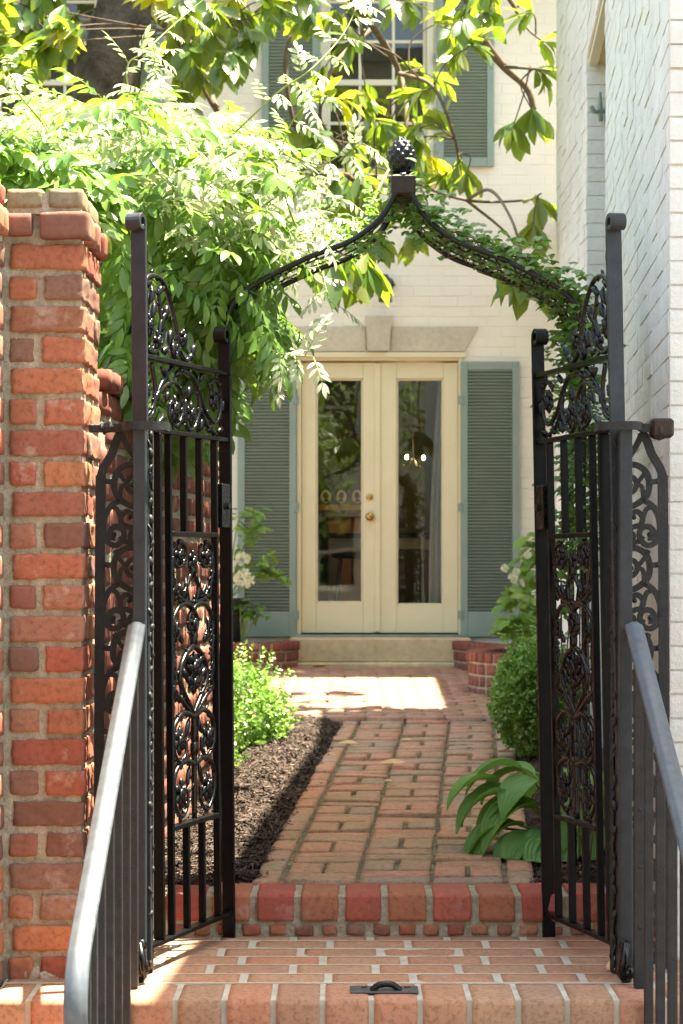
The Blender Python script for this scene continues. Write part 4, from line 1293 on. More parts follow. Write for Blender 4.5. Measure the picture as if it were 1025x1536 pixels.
for i in range(nv + 1):
    t = i / nv
    for k in range(nu):
        a = 2 * PI * k / nu; w_ = t * 11.5
        g = abs(math.sin(4 * a + w_)) * abs(math.sin(4 * a - w_))
        r_ = prof(t) * (.90 + .14 * g ** .8)
        vs.append((c.x + r_ * math.cos(a), c.y + r_ * math.sin(a), z0 + t * H + .006 * g))
for i in range(nv):
    for k in range(nu):
        l = (k + 1) % nu; fs.append((i * nu + k, i * nu + l, (i + 1) * nu + l, (i + 1) * nu + k))
fs.append(tuple(range(nu - 1, -1, -1))); fs.append(tuple(nv * nu + k for k in range(nu)))
m.add(vs, fs)
m.build('pineapple', M['iron'], fn, smooth=True)

# ------------------------------------------------------------------ leaves
def unit(a): return a / np.maximum(1e-9, np.linalg.norm(a, axis=-1, keepdims=True))
PROF = {
    'lance': [.10, .80, 1.0, .72, .04], 'oval': [.15, .85, 1.0, .80, .06], 'mag': [.12, .62, 1.0, .86, .06],
    'round': [.35, 1.0, 1.0, .75, .08], 'hosta': [.18, .72, 1.0, 1.0, .82, .5, .03]}
def leaves(base, d, up, L, Wd, bend, prof='lance', fold=.25, wave=0.0):
    """many leaves at once -> V, F4. every leaf is one island"""
    p = np.array(PROF[prof]); n = len(p); T = np.linspace(0, 1, n)
    d = unit(np.asarray(d, float)); up = np.asarray(up, float)
    up = unit(up - d * (up * d).sum(1, keepdims=True)); side = np.cross(d, up)
    L = np.asarray(L)[:, None]; Wd = np.asarray(Wd)[:, None]; bend = np.asarray(bend)[:, None]
    Nn = len(d)
    V = np.zeros((Nn, n, 3, 3))
    for i, t in enumerate(T):
        a = bend * t
        c = base + d * L * (t * (1 - .15 * np.abs(bend) * t)) - up * L * bend * t * t * .5
        hw = Wd * p[i] * .5
        upl = up + d * a * .8
        w = wave * hw * np.sin(9 * t + np.arange(Nn)[:, None])
        V[:, i, 0] = c - side * hw + upl * (hw * fold + w); V[:, i, 1] = c; V[:, i, 2] = c + side * hw + upl * (hw * fold - w)
    V = V.reshape(-1, 3)
    f = []
    for i in range(n - 1):
        for k in range(2): f.append((i * 3 + k, i * 3 + k + 1, i * 3 + k + 4, i * 3 + k + 3))
    f = np.array(f)
    Fq = (f[None] + (np.arange(Nn) * n * 3)[:, None, None]).reshape(-1, 4)
    return V, Fq
class LB:
    def __init__(s): s.V = []; s.F = []; s.n = 0
    def add(s, V, Fq): s.V.append(V); s.F.append(Fq + s.n); s.n += len(V)
    def build(s, name, mat, parent): return npmesh(name, np.concatenate(s.V), np.concatenate(s.F), [], mat, parent)
def rv(n, s=1.): return rng.normal(0, s, (n, 3))

def pinnate(lb, base, d, up, length, nl=5, lw=(.075, .026), droop=.5, jit=.25, stems=None):
    """compound leaves: base,d,up (n,3)"""
    n = len(base); d = unit(d); up = unit(up - d * (up * d).sum(1, keepdims=True)); side = np.cross(d, up)
    length = np.asarray(length)[:, None]
    for j in range(nl):
        t = .22 + .68 * j / (nl - 1)
        c = base + d * length * t - up * length * droop * t * t * .5
        tang = unit(d - up * droop * t)
        for s in (-1, 1):
            dd = unit(tang * (.55 + .25 * t) + side * s * (1.0 - .3 * t) - up * (.15 + droop * .25) + rv(n, jit * .5))
            sz = rng.uniform(.75, 1.15, n) * (1.0 - .35 * abs(t - .55))
            V, Fq = leaves(c, dd, up + rv(n, jit), lw[0] * sz, lw[1] * sz, rng.uniform(.1, .7, n), 'lance', .22)
            lb.add(V, Fq)
    c = base + d * length - up * length * droop * .5
    V, Fq = leaves(c, unit(d - up * droop), up + rv(n, jit), lw[0] * np.ones(n), lw[1] * np.ones(n), rng.uniform(.1, .6, n), 'lance', .22)
    lb.add(V, Fq)
    if stems is not None:
        for i in range(n):
            P = [base[i] + d[i] * length[i] * t - up[i] * length[i] * droop * t * t * .5 for t in (0, .33, .66, 1)]
            tube(stems, P, .0014, 3)

def inpoly(px, py, poly):
    c = np.zeros(len(px), bool); n = len(poly)
    for i in range(n):
        x0, y0 = poly[i]; x1, y1 = poly[(i + 1) % n]
        k = ((y0 > py) != (y1 > py)) & (px < (x1 - x0) * (py - y0) / (y1 - y0 + 1e-9) + x0)
        c ^= k
    return c
def scatter(poly, n, D0, D1):
    """points of a real volume: spread over a silhouette and over depth"""
    P = np.array(poly); out = []
    lo, hi = P.min(0), P.max(0)
    while sum(len(o) for o in out) < n:
        q = rng.uniform(lo, hi, (n * 2, 2)); q = q[inpoly(q[:, 0], q[:, 1], poly)]; out.append(q)
    q = np.concatenate(out)[:n]; D = rng.uniform(D0, D1, n)
    return np.stack([(q[:, 0] - CX) / F * D, D, EYE + (HY - q[:, 1]) / F * D], 1), q

# wisteria over the wall
wi = thing('wisteria', 'lush wisteria billowing over the brick wall and pillar, its top leaves coloured pale for sun glare', 'wisteria', (-.9, 7.9, 1.7))
lb = LB(); ly = LB(); stm = MB()
poly_low = [(150, 300), (300, 290), (370, 320), (395, 390), (390, 440), (405, 480), (380, 500), (350, 485), (330, 480), (300, 495), (270, 540), (200, 560), (155, 560)]
B_, q = scatter(poly_low, 620, 7.1, 10.1)
n = len(B_)
d = np.stack([rng.normal(.45, .45, n), rng.normal(-.35, .4, n), rng.normal(-.75, .3, n)], 1)
up = np.stack([rng.normal(.35, .3, n), rng.normal(-.55, .3, n), rng.normal(.75, .2, n)], 1)
pinnate(lb, B_, d, up, rng.uniform(.16, .27, n), 6, (.088, .029), .5, .28, None)
poly_dark = [(150, 380), (230, 360), (330, 400), (340, 560), (240, 640), (150, 650)]
B_, q = scatter(poly_dark, 230, 7.3, 8.8); n = len(B_)
d = np.stack([rng.normal(.2, .3, n), rng.normal(-.4, .3, n), rng.normal(-.9, .2, n)], 1)
up = np.stack([rng.normal(.2, .3, n), rng.normal(-.8, .3, n), rng.normal(.5, .2, n)], 1)
pinnate(lb, B_, d, up, rng.uniform(.16, .25, n), 6, (.09, .032), .35, .25, None)
poly_top = [(-60, 190), (10, 170), (70, 150), (120, 160), (190, 130), (240, 170), (300, 165), (340, 190), (385, 215), (425, 290), (440, 360), (400, 400), (300, 380), (150, 320), (-60, 310)]
B_, q = scatter(poly_top, 760, 7.05, 9.9); n = len(B_)
a = rng.uniform(0, 2 * PI, n)
d = np.stack([np.cos(a) + .3, np.sin(a) - .2, rng.normal(.1, .35, n)], 1)
up = np.stack([rng.normal(0, .25, n), rng.normal(-.1, .25, n), np.ones(n)], 1)
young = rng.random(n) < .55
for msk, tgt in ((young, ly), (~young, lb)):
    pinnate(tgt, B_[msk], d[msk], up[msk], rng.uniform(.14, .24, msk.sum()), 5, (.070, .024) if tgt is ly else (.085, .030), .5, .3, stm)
# left clump above the pillar with larger leaves
B_, q = scatter([(-40, 200), (60, 215), (150, 250), (150, 320), (-40, 300)], 110, 6.85, 7.4); n = len(B_)
a = rng.uniform(0, 2 * PI, n); d = np.stack([np.cos(a), np.sin(a), rng.normal(-.1, .3, n)], 1); up = np.stack([rng.normal(0, .3, n), rng.normal(-.4, .3, n), np.ones(n)], 1)
pinnate(lb, B_, d, up, rng.uniform(.14, .2, n), 4, (.085, .036), .4, .3, None)
# long runners
RUN = [([(180, 330), (215, 230), (190, 110), (220, 75), (280, 20), (330, -20)], 7.6), ([(290, 250), (340, 210), (415, 140), (465, 105), (512, 55), (535, 10), (537, -15)], 7.5),
       ([(330, 360), (400, 305), (491, 244), (545, 215)], 7.4), ([(300, 300), (400, 260), (440, 180), (480, 140)], 7.9), ([(400, 200), (440, 330), (478, 400), (500, 470)], 7.5),
       ([(430, 240), (470, 260), (480, 310), (470, 360)], 7.3), ([(360, 330), (450, 345), (520, 320)], 7.5), ([(350, 380), (430, 400), (480, 350), (520, 300)], 7.9), ([(120, 260), (60, 180), (20, 130), (10, 90)], 7.3), ([(200, 240), (205, 150), (230, 100), (228, 80)], 7.4),
       ([(300, 420), (370, 505), (420, 530), (470, 535)], 7.15), ([(320, 470), (380, 530), (415, 565)], 7.2)]
for pts, D in RUN:
    P = smooth_path([W(x, y, D + .25 * math.sin(i * 1.7)) for i, (x, y) in enumerate(pts)], 8)
    tube(stm, P, [.0042 - .0028 * i / len(P) for i in range(len(P))], 5)
    k = np.array([tuple(P[i]) for i in range(4, len(P), 2)]); n = len(k)
    tg = np.array([tuple(P[min(i + 1, len(P) - 1)] - P[i - 1]) for i in range(4, len(P), 2)])
    sd = np.where(np.arange(n) % 2 == 0, 1, -1)[:, None]
    d = unit(tg) * .5 + np.cross(unit(tg), [0, -1, 0]) * sd + rv(n, .2)
    pinnate(ly, k, d, np.tile([0, -.5, 1.], (n, 1)) + rv(n, .2), rng.uniform(.06, .13, n), 4, (.045, .015), .4, .2, stm)
lb.build('foliage', M['wist'], wi); ly.build('sunlit_young_foliage', M['wistsunlit'], wi)
for pts in ([(-.95, 7.8, .2), (-.92, 7.75, .9), (-.85, 7.8, 1.5), (-.7, 7.8, 1.95), (-.45, 7.75, 2.2), (-.2, 7.6, 2.25)], [(-.9, 7.85, 1.2), (-1.0, 7.7, 1.8), (-1.2, 7.5, 2.3), (-1.3, 7.3, 2.5)], [(-.8, 7.85, 1.6), (-.6, 7.9, 2.2), (-.5, 8.0, 2.6), (-.3, 8.1, 2.75)]):
    P = smooth_path(pts, 6); tube(stm, P, [.022 - .016 * i / len(P) for i in range(len(P))], 7)
stm.build('stems', M['stem'], wi, smooth=True)

# magnolia
mg = thing('magnolia_tree', 'large magnolia with dark leaning trunk and big glossy leaves hanging before the cream house', 'tree', (-1.5, 12.2, .3))
tr = MB()
TP_ = [Vector((-1.75, 13.2, .25)), Vector((-1.68, 13.2, 1.2)), Vector((-1.52, 13.2, 2.6)), W(160, 150, 13.2), W(172, 60, 13.2), W(195, -10, 13.2), W(230, -180, 13.2), W(260, -420, 13.2)]
P = smooth_path(TP_, 8); nP = len(P)
vs0 = len(tr.v)
tube(tr, P, [.235 - .09 * i / nP for i in range(nP)], 18)
for i, v in enumerate(tr.v):
    k = noise.noise(Vector(v) * 5) * .035 + noise.noise(Vector((v[0] * 14, v[1] * 14, v[2] * 3))) * .03
    tr.v[i] = (v[0] + k, v[1] + k, v[2])
tr.build('trunk', M['bark'], mg, smooth=True)
BR = [([(190, 20), (125, 36), (60, 18), (-20, -20)], 12.0, .045), ([(200, -60), (330, -120), (480, -150), (620, -90), (700, -5), (723, 55), (754, 97), (790, 131), (802, 165)], 11.6, .05), ([(757, 100), (790, 102), (825, 106)], 11.5, .012),
      ([(620, -90), (720, -60), (765, 0), (790, 40), (815, 62)], 11.5, .02), ([(200, 0), (270, 60), (330, 170), (400, 235), (450, 262), (520, 262), (600, 266)], 11.8, .03), ([(520, 262), (560, 300), (545, 350), (530, 385)], 11.2, .016),
      ([(480, -150), (500, -40), (560, 40), (600, 110), (610, 180), (590, 260)], 11.9, .03), ([(480, -150), (470, -20), (430, 80), (440, 180), (470, 230)], 12.3, .025), ([(560, 40), (500, 100), (480, 170), (500, 210)], 12.2, .018),
      ([(600, 110), (650, 130), (680, 200), (690, 250)], 11.4, .015), ([(600, 266), (700, 300), (790, 300), (812, 290)], 11.3, .012), ([(700, 300), (760, 350), (785, 395)], 11.1, .010), ([(200, -60), (100, -100), (0, -60), (-60, 20)], 12.2, .04),
      ([(270, 60), (300, 30), (340, 40), (380, 20)], 11.4, .02), ([(230, -180), (300, -350), (420, -420), (520, -420)], 12.5, .06),
      ([(260, -420), (250, -560), (330, -600), (400, -560)], 12.8, .06)]
tw = MB(); samples = []
for pts, D, r0 in BR:
    D = D + 1.7
    P = smooth_path([W(x, y, D + .35 * math.sin(1.3 * i + x)) for i, (x, y) in enumerate(pts)], 7)
    nP = len(P); tube(tw, P, [r0 * (1 - .65 * i / nP) for i in range(nP)], 7)
    samples += P[2:]
CL = [(522, 388, 7.6, .95), (552, 396, 7.7, .95), (500, 394, 7.5, .95), (535, 392, 7.8, .9), (782, 398, 8.0, .95), (800, 410, 8.2, .95), (770, 405, 8.1, .9), (808, 300, 11.3, .5), (800, 168, 11.4, .3), (815, 62, 11.4, .3), (812, 108, 11.5, .2), (690, 245, 11.4, 0), (668, 262, 11.3, .2),
      (700, 262, 11.3, 0.), (620, 352, 11.3, .9), (590, 300, 11.3, .5), (540, 340, 11.3, .6), (800, 345, 11.2, .7), (790, 20, 11.5, .3), (770, 190, 11.4, .2), (560, 355, 11.2, .8)]
C0 = [(W(x, y, D + 1.7), h) for x, y, D, h in CL]
def addcl(poly, n, D0, D1, h):
    for p in scatter(poly, n, D0, D1)[0]: C0.append((Vector(p), random.uniform(0, h)))
addcl([(470, -20), (760, -20), (735, 90), (690, 110), (675, 230), (640, 250), (560, 265), (520, 325), (485, 300), (465, 200), (480, 100)], 46, 12.6, 14.6, .7)
addcl([(-30, -20), (130, -20), (110, 60), (60, 95), (-30, 130)], 36, 12.4, 14., 1.)
addcl([(230, -20), (470, -20), (465, 50), (380, 70), (330, 110), (300, 150), (250, 130)], 36, 12.4, 14., 1.)
addcl([(330, 100), (470, 100), (480, 300), (430, 350), (390, 250)], 4, 13, 14.2, .9)
addcl([(-100, -120), (820, -120), (880, -20), (-100, -20)], 26, 12.6, 14.6, .8)
addcl([(-100, -600), (300, -650), (520, -420), (640, -120), (-150, -120)], 110, 12, 15, .8)
for pts in ([W(600, 266, 13.5), W(598, 235, 12), W(575, 270, 10.4), W(548, 330, 9.5), W(528, 385, 9.3)], [W(700, 300, 13), W(735, 285, 11.4), W(768, 330, 10.1), W(786, 395, 9.8)]):
    P = smooth_path(pts, 7); tube(tw, P, [.011 - .006 * i / len(P) for i in range(len(P))], 6); samples += P[-4:]
lb = LB(); ly = LB()
for (p, hang) in C0:
    best = min(samples, key=lambda s: (s - p).length)
    if 0.03 < (best - p).length < .95:
        midp = best.lerp(p, .55) + Vector((random.gauss(0, .04), random.gauss(0, .04), random.uniform(0, .06)))
        P = smooth_path([best, midp, p], 4); tube(tw, P, [.006 - .0025 * i / len(P) for i in range(len(P))], 5)
        ax = (p - midp)
    else: ax = Vector((random.gauss(0, 1), random.gauss(0, 1), .3))
    ax = np.array(ax.normalized()) * (1 - hang) + np.array([0, 0, -1.]) * hang
    ax /= np.linalg.norm(ax)
    n = random.randint(7, 11)
    a = rng.uniform(0, 2 * PI) + np.arange(n) * 2.4
    e1 = np.cross(ax, [.3, .8, .5]); e1 /= np.linalg.norm(e1); e2 = np.cross(ax, e1)
    spread = rng.uniform(.5, 1.25, n)[:, None]
    d = ax[None] + (np.cos(a)[:, None] * e1 + np.sin(a)[:, None] * e2) * spread + np.array([0, 0, -.25]) * rng.uniform(0, 1, (n, 1))
    up = np.array([0, 0, 1.])[None] + ax[None] * .6 + rv(n, .25)
    base = np.array(p)[None] + ax[None] * rng.uniform(-.05, .03, (n, 1))
    L = rng.uniform(.14, .235, n); bd = rng.uniform(.1, .6, n)
    V, Fq = leaves(base, d, up, L, L * rng.uniform(.34, .42, n), bd, 'mag', .22)
    (ly if random.random() < .10 and hang < .85 else lb).add(V, Fq)
lb.build('crown', M['mag'], mg); ly.build('young_crown', M['magyellow'], mg); tw.build('branches', M['twig'], mg, smooth=True)

# creeper on the arch
cv = thing('climbing_vine', 'small leaved green creeper growing along the right half of the iron arch', 'vine', (XA + .6, 7.4, .15))
lb = LB(); sm_ = MB()
base = []
A_, Bq = hoops[(1, AD0)], hoops[(1, AD1)]
nh = len(A_)
for k in range(1050):
    i = int(rng.uniform(10, 60)); i = min(i, nh - 1)
    p = A_[i].lerp(Bq[i], rng.uniform(-.05, 1.15))
    thick = .05 if i < 45 else .045
    base.append(p + Vector((random.gauss(0, thick * .7), 0, abs(random.gauss(0, thick)) * (1.0 if i < 48 else .5) + .01)))
for k in range(620):                           # leaves hanging down the leg behind the right gate
    z = rng.uniform(1.15, 1.98); base.append(Vector((XA + .60 + random.gauss(0, .05), rng.uniform(7.15, 7.6), z)))
for k in range(150):
    base.append(hoops[(-1, AD0)][int(rng.uniform(6, 20))] + Vector((random.gauss(0, .05), rng.uniform(0, .35), random.gauss(.03, .04))))
for k in range(60): base.append(Vector((XA + .53 + random.gauss(0, .03), 7.3, rng.uniform(1.0, 1.35))))
base = np.array([tuple(b) for b in base]); n = len(base)
for lobe in (-.9, 0, .9):
    a0 = rng.uniform(0, 2 * PI, n) if lobe == -.9 else a0
    aa = a0 + lobe
    d = np.stack([np.cos(aa), np.sin(aa) * .7, -.25 + .2 * np.cos(a0)], 1)
    up = np.stack([.2 * np.cos(a0), -.35 + .2 * np.sin(a0), np.ones(n)], 1)
    s = .030 if lobe == 0 else .024
    V, Fq = leaves(base, d, up, np.full(n, s) * rng.uniform(.8, 1.3, n), np.full(n, s * .75), rng.uniform(.1, .6, n), 'round', .15)
    lb.add(V, Fq)
for s0 in range(7):
    off = Vector((random.gauss(0, .02), random.uniform(0, .35), random.uniform(.0, .03)))
    P = [A_[i] + off + Vector((random.gauss(0, .012), random.gauss(0, .012), random.gauss(0, .012))) for i in range(nh - 1, 5 + 3 * s0, -2)]
    tube(sm_, P, .0028, 4)
lb.build('foliage', M['vine'], cv); sm_.build('stems', M['twig'], cv)

# boxwood shrubs
def boxwood(c, rx, ry, rz, n, label, seed):
    t = thing('boxwood', label, 'shrub', (c[0], c[1], c[2] - rz), 'clipped boxwood shrubs beside the path')
    lb = LB(); st_ = MB()
    v = unit(rv(n)); 
    rad = rng.uniform(.45, 1.0, n) ** .5
    lump = np.array([1 + (.14 if seed == 3 else .30) * noise.noise(Vector(x) * 2.6 + Vector((seed, 0, 0))) + .12 * noise.noise(Vector(x) * 6.5 + Vector((0, seed, 0))) for x in v])
    p = np.array(c) + v * (rad * lump)[:, None] * np.array([rx, ry, rz])
    ok = p[:, 2] > c[2] - rz * .93
    p = p[ok]; v = v[ok]; n = len(p)
    ns = 25 if seed == 3 else 60; sv = unit(rv(ns) + np.array([0, 0, .4])); sv[:, 1] -= .2
    sp_ = np.array(c) + sv * np.array([rx, ry, rz]) * 1.0
    for j in range(7):
        q_ = sp_ + sv * .013 * j + np.array([0, 0, .008 * j])
        for sg in (-1, 1):
            L = rng.uniform(.018, .028, ns); V, Fq = leaves(q_, sv * .5 + np.cross(sv, [.3, .2, 1.]) * sg + rv(ns, .25), sv + rv(ns, .2), L, L * .5, rng.uniform(0, .4, ns), 'oval', .2); lb.add(V, Fq)
    for k in range(5):
        d = v * .7 + rv(n, .6) + np.array([0, 0, .25]); up = v * .5 + np.array([0, 0, .7]) + rv(n, .35)
        L = rng.uniform(.017, .028, n)
        V, Fq = leaves(p + rv(n, .008), d, up, L, L * .55, rng.uniform(0, .4, n), 'oval', .2)
        lb.add(V, Fq)
    for k in range(26):
        q = v[k]; e = Vector(c) + Vector((q[0] * rx, q[1] * ry, q[2] * rz)) * .9
        b = Vector((c[0] + random.gauss(0, .03), c[1] + random.gauss(0, .03), c[2] - rz))
        tube(st_, smooth_path([b, b.lerp(e, .5) + Vector((0, 0, .04)), e], 3), [.007, .006, .005, .004, .003, .003, .002], 4)
    lb.build('foliage', M['box'], t); st_.build('stems', M['twig'], t)
c = W(808, 1050, 10.6); boxwood((c.x, 10.6, c.z), .215, .25, .27, 4200, 'dense rounded boxwood in shade behind the right gate', 3)
c = W(352, 1075, 11.2); boxwood((c.x, 11.2, c.z), .27, .30, .25, 2200, 'bright sunlit boxwood at the edge of the mulch behind the left gate', 9)
c = W(300, 1120, 10.0); boxwood((c.x, 10.0, c.z), .15, .25, .22, 1000, 'small boxwood seen through the bars of the left gate by the garden wall', 5)

# hosta
hs = thing('hosta', 'broad ribbed green hosta at the foot of the right gate', 'hosta', (.80, 7.95, zw(7.95)))
def m_hosta():
    m = M['hosta']; nt = m.node_tree
    return m
V_all = []; F_all = []; nv = 0; st_ = MB()
c0 = np.array([.80, 7.95, zw(7.95) + .01])
HL = [(196, .40, .13, .26, .17), (178, .30, .22, .26, .16), (205, .36, .03, .30, .19), (222, .26, .09, .30, .19), (238, .32, .0, .28, .17), (250, .20, .10, .27, .18), (262, .30, .01, .26, .16), (275, .18, .10, .26, .18), (290, .26, .03, .25, .16), (310, .18, .10, .25, .17), (335, .16, .13, .25, .16), (10, .15, .14, .24, .15),
      (60, .15, .18, .24, .15), (200, .46, .02, .24, .13), (243, .44, -.06, .22, .13), (272, .40, -.05, .22, .14), (188, .48, .18, .24, .14), (170, .36, .14, .25, .15), (110, .18, .18, .26, .16), (150, .22, .2, .26, .16), (215, .14, .17, .28, .18), (265, .12, .19, .27, .18), (300, .12, .18, .26, .17), (186, .22, .10, .30, .18), (230, .40, -.05, .24, .15)]
for (az, r_, h, L, wd) in HL:
    L *= 1.02; wd *= 1.02; az += random.gauss(0, 6)
    a = R(az + random.gauss(0, 5)); out = np.array([math.cos(a), math.sin(a), 0]); sd = np.array([-math.sin(a), math.cos(a), 0])
    b = c0 + out * r_ * .5 + np.array([0, 0, max(.04, h + .05)])
    tube(st_, smooth_path([c0 + out * .02, c0 + out * r_ * .25 + np.array([0, 0, (h + .05) * .7]), b], 4), [.005] * 9, 5)
    nr, ncs = 16, 32
    pr = lambda t: math.sin(PI * min(1, t * .95 + .03) ** .72) ** .85 * (1 - t ** 5) ** .8
    p = b.copy(); ang = .15 + h * 1.6; dt = L / nr
    for i in range(nr + 1):
        t = i / nr; hw = wd / 2 * pr(t)
        tang = out * math.cos(ang) + np.array([0, 0, 1]) * math.sin(ang); nrm = -out * math.sin(ang) + np.array([0, 0, 1]) * math.cos(ang)
        for j in range(ncs + 1):
            u = 2 * j / ncs - 1
            rib = .0030 * math.cos(u * 8 * PI) * (1 - abs(u) * .3) * pr(t)
            V_all.append(p + sd * hw * u * (1 - .12 * u * u) + nrm * (hw * .30 * abs(u) ** 1.4 + rib + .006 * math.sin(5 * t + az) * u))
        p = p + tang * dt; ang -= (1.5 + .5 * random.random()) / nr * (1.4 if t < .35 else .75)
    for i in range(nr):
        for j in range(ncs):
            k = nv + i * (ncs + 1) + j; F_all.append((k, k + 1, k + ncs + 2, k + ncs + 1))
    nv += (nr + 1) * (ncs + 1)
V_all = np.array(V_all); V_all[:, 2] = np.maximum(V_all[:, 2], zw(7.9) - .005 + 0 * V_all[:, 2])
npmesh('leaves', V_all, F_all, [], M['hosta'], hs); st_.build('stems', M['stem'], hs, smooth=True)

# hydrangea on the right, flowering plant in pot on the left
def bushy(t, pts, n_per, L, mat, hang=.3, prof='oval', wr=.55):
    lb = LB(); s_ = MB(); root = OFF[t.name]
    for (p, r_) in pts:
        n = n_per
        b = np.array(p) + rv(n, r_ * .45)
        a = rng.uniform(0, 2 * PI, n)
        d = np.stack([np.cos(a), np.sin(a) * .8 - .2, rng.normal(-.1, .35, n)], 1)
        up = np.stack([rng.normal(0, .3, n), rng.normal(-.4, .3, n), np.ones(n)], 1)
        Ls = rng.uniform(.7, 1.25, n) * L
        V, Fq = leaves(b, d, up, Ls, Ls * wr, rng.uniform(.1, .8, n), prof, .25, .1)
        lb.add(V, Fq)
        tube(s_, smooth_path([root + Vector((0, 0, .01)), root.lerp(Vector(p), .6) + Vector((0, 0, .05)), Vector(p)], 4), .005, 5)
    lb.build('foliage', mat, t); s_.build('stems', M['stem'], t, smooth=True)
def panicle(t, c, rx, rz, n, s=.013):
    lb = LB(); b = np.array(c) + unit(rv(n)) * (rng.uniform(.3, 1, (n, 1)) ** .5) * np.array([rx, rx, rz])
    for k in range(4):
        a = k * PI / 2 + rng.uniform(0, .6, n)
        d = np.stack([np.cos(a), rng.normal(-.35, .2, n), np.sin(a)], 1)
        V, Fq = leaves(b, d, np.tile([0, -1., .3], (n, 1)) + rv(n, .2), np.full(n, s), np.full(n, s * .9), np.full(n, .2), 'round', .1); lb.add(V, Fq)
    lb.build('flower_head', M['petal'], t)
hy = thing('hydrangea', 'hydrangea with small white flowers in the brick planter right of the doors', 'hydrangea', (1.15, 14.3, ZP - .04))
pts = [(W(x, y, D), r_) for x, y, D, r_ in ((800, 835, 14.2, .10), (790, 870, 14.0, .13), (805, 900, 13.9, .14), (775, 930, 13.7, .11), (790, 950, 13.8, .12), (760, 940, 13.7, .08), (810, 930, 14.0, .14), (805, 860, 14.2, .12), (830, 850, 14.4, .16), (840, 900, 14.3, .16), (782, 905, 13.9, .10), (800, 815, 14.2, .06))]
bushy(hy, pts, 16, .12, M['hyd'], wr=.6)
for (x, y, r_) in ((757, 852, .012), (770, 868, .022), (775, 858, .012), (792, 832, .012)): panicle(hy, W(x, y, 13.75), r_, r_, 9, .022)
pt_ = W(352, 945, 15.7)
pot = MB(); zc = ZP - .03
lathe(pot, (pt_.x - .06, 15.72, zc), [(.10, 0), (.12, .02), (.14, .28), (.165, .30), (.165, .335), (.14, .335), (.135, .30)], 24)
tag(pot.build('flower_pot', M['pot'], loc=(pt_.x - .06, 15.72, zc), smooth=True), 'dark flower pot standing on the left brick planter by the shutter', 'pot')
fp = thing('potted_shrub', 'leafy shrub with creamy white flower cluster growing in the dark pot', 'shrub', (pt_.x - .06, 15.72, zc + .31))
pts = [(W(x, y, D), r_) for x, y, D, r_ in ((360, 770, 15.6, .10), (385, 772, 15.5, .05), (375, 800, 15.5, .09), (365, 830, 15.5, .08), (395, 840, 15.5, .06), (400, 862, 15.5, .05), (345, 800, 15.7, .14), (345, 850, 15.7, .14), (380, 790, 15.5, .06), (385, 850, 15.5, .06), (405, 858, 15.5, .04), (418, 865, 15.5, .02))]
bushy(fp, pts, 10, .10, M['hyd'], wr=.42)
panicle(fp, W(366, 868, 15.35), .075, .065, 95, .013); panicle(fp, W(364, 838, 15.4), .05, .045, 16, .020)
fq = thing('leafy_seedling', 'small leafy plant below the dark pot in the left planter', 'plant', (W(362, 940, 15.55).x, 15.6, ZP - .03))
bushy(fq, [(W(380, 915, 15.55), .06), (W(368, 925, 15.55), .06), (W(395, 922, 15.5), .04), (W(360, 905, 15.6), .06)], 7, .10, M['hyd'], wr=.45)

# fallen leaves
FL = [(523, 1121, 0, .10, .15, 'curled tan leaf lying by the mulch edge of the path'), (590, 1151, 0, .125, .05, 'largest pale brown leaf in the middle of the path'), (585, 1179, .4, .06, .9, 'crumpled tan leaf just below the largest fallen leaf'),
      (611, 1116, .1, .06, .2, 'small brown leaf on the path above the largest fallen leaf'), (707, 1127, .2, .07, 1.0, 'curled brown leaf at the right side of the path'), (450, 1020, 0, .09, .5, 'orange leaf in the sun at the left of the patio'), (480, 1008, .1, .12, .1, 'thin tan leaf close to the stone doorstep')]
for (x, y, az, L, curl, lab) in FL:
    D = 4270 / (y - 735) if y > 1075 else 4270 / (y - 735) * 1.01
    z = zw(D) + (.010 if y > 1075 else .028)
    px = (x - CX) / F * D
    a = az + 0.1
    V, Fq = leaves(np.array([[px - L / 2 * math.cos(a), D - L / 2 * math.sin(a), z + .012]]), np.array([[math.cos(a), math.sin(a), .12]]), np.array([[.05, -.35, 1.]]), np.array([L]), np.array([L * .42]), np.array([.2 + curl * .4]), 'mag', .12 + curl * .3)
    o = npmesh('fallen_leaf', V, Fq, [], M['dry'], None, True, loc=(px, D, z)); tag(o, lab, 'leaf', 'fallen leaves on the path')
V, Fq = leaves(np.array([[.775, 6.42, .006]]), np.array([[1, .2, .1]]), np.array([[0, -.4, 1.]]), np.array([.07]), np.array([.06]), np.array([.4]), 'round', .3)
tag(npmesh('fallen_leaf', V, Fq, [], M['dry'], None, True, loc=(.80, 6.42, .006)), 'tan leaf on the landing at the foot of the right newel', 'leaf', 'fallen leaves on the path')

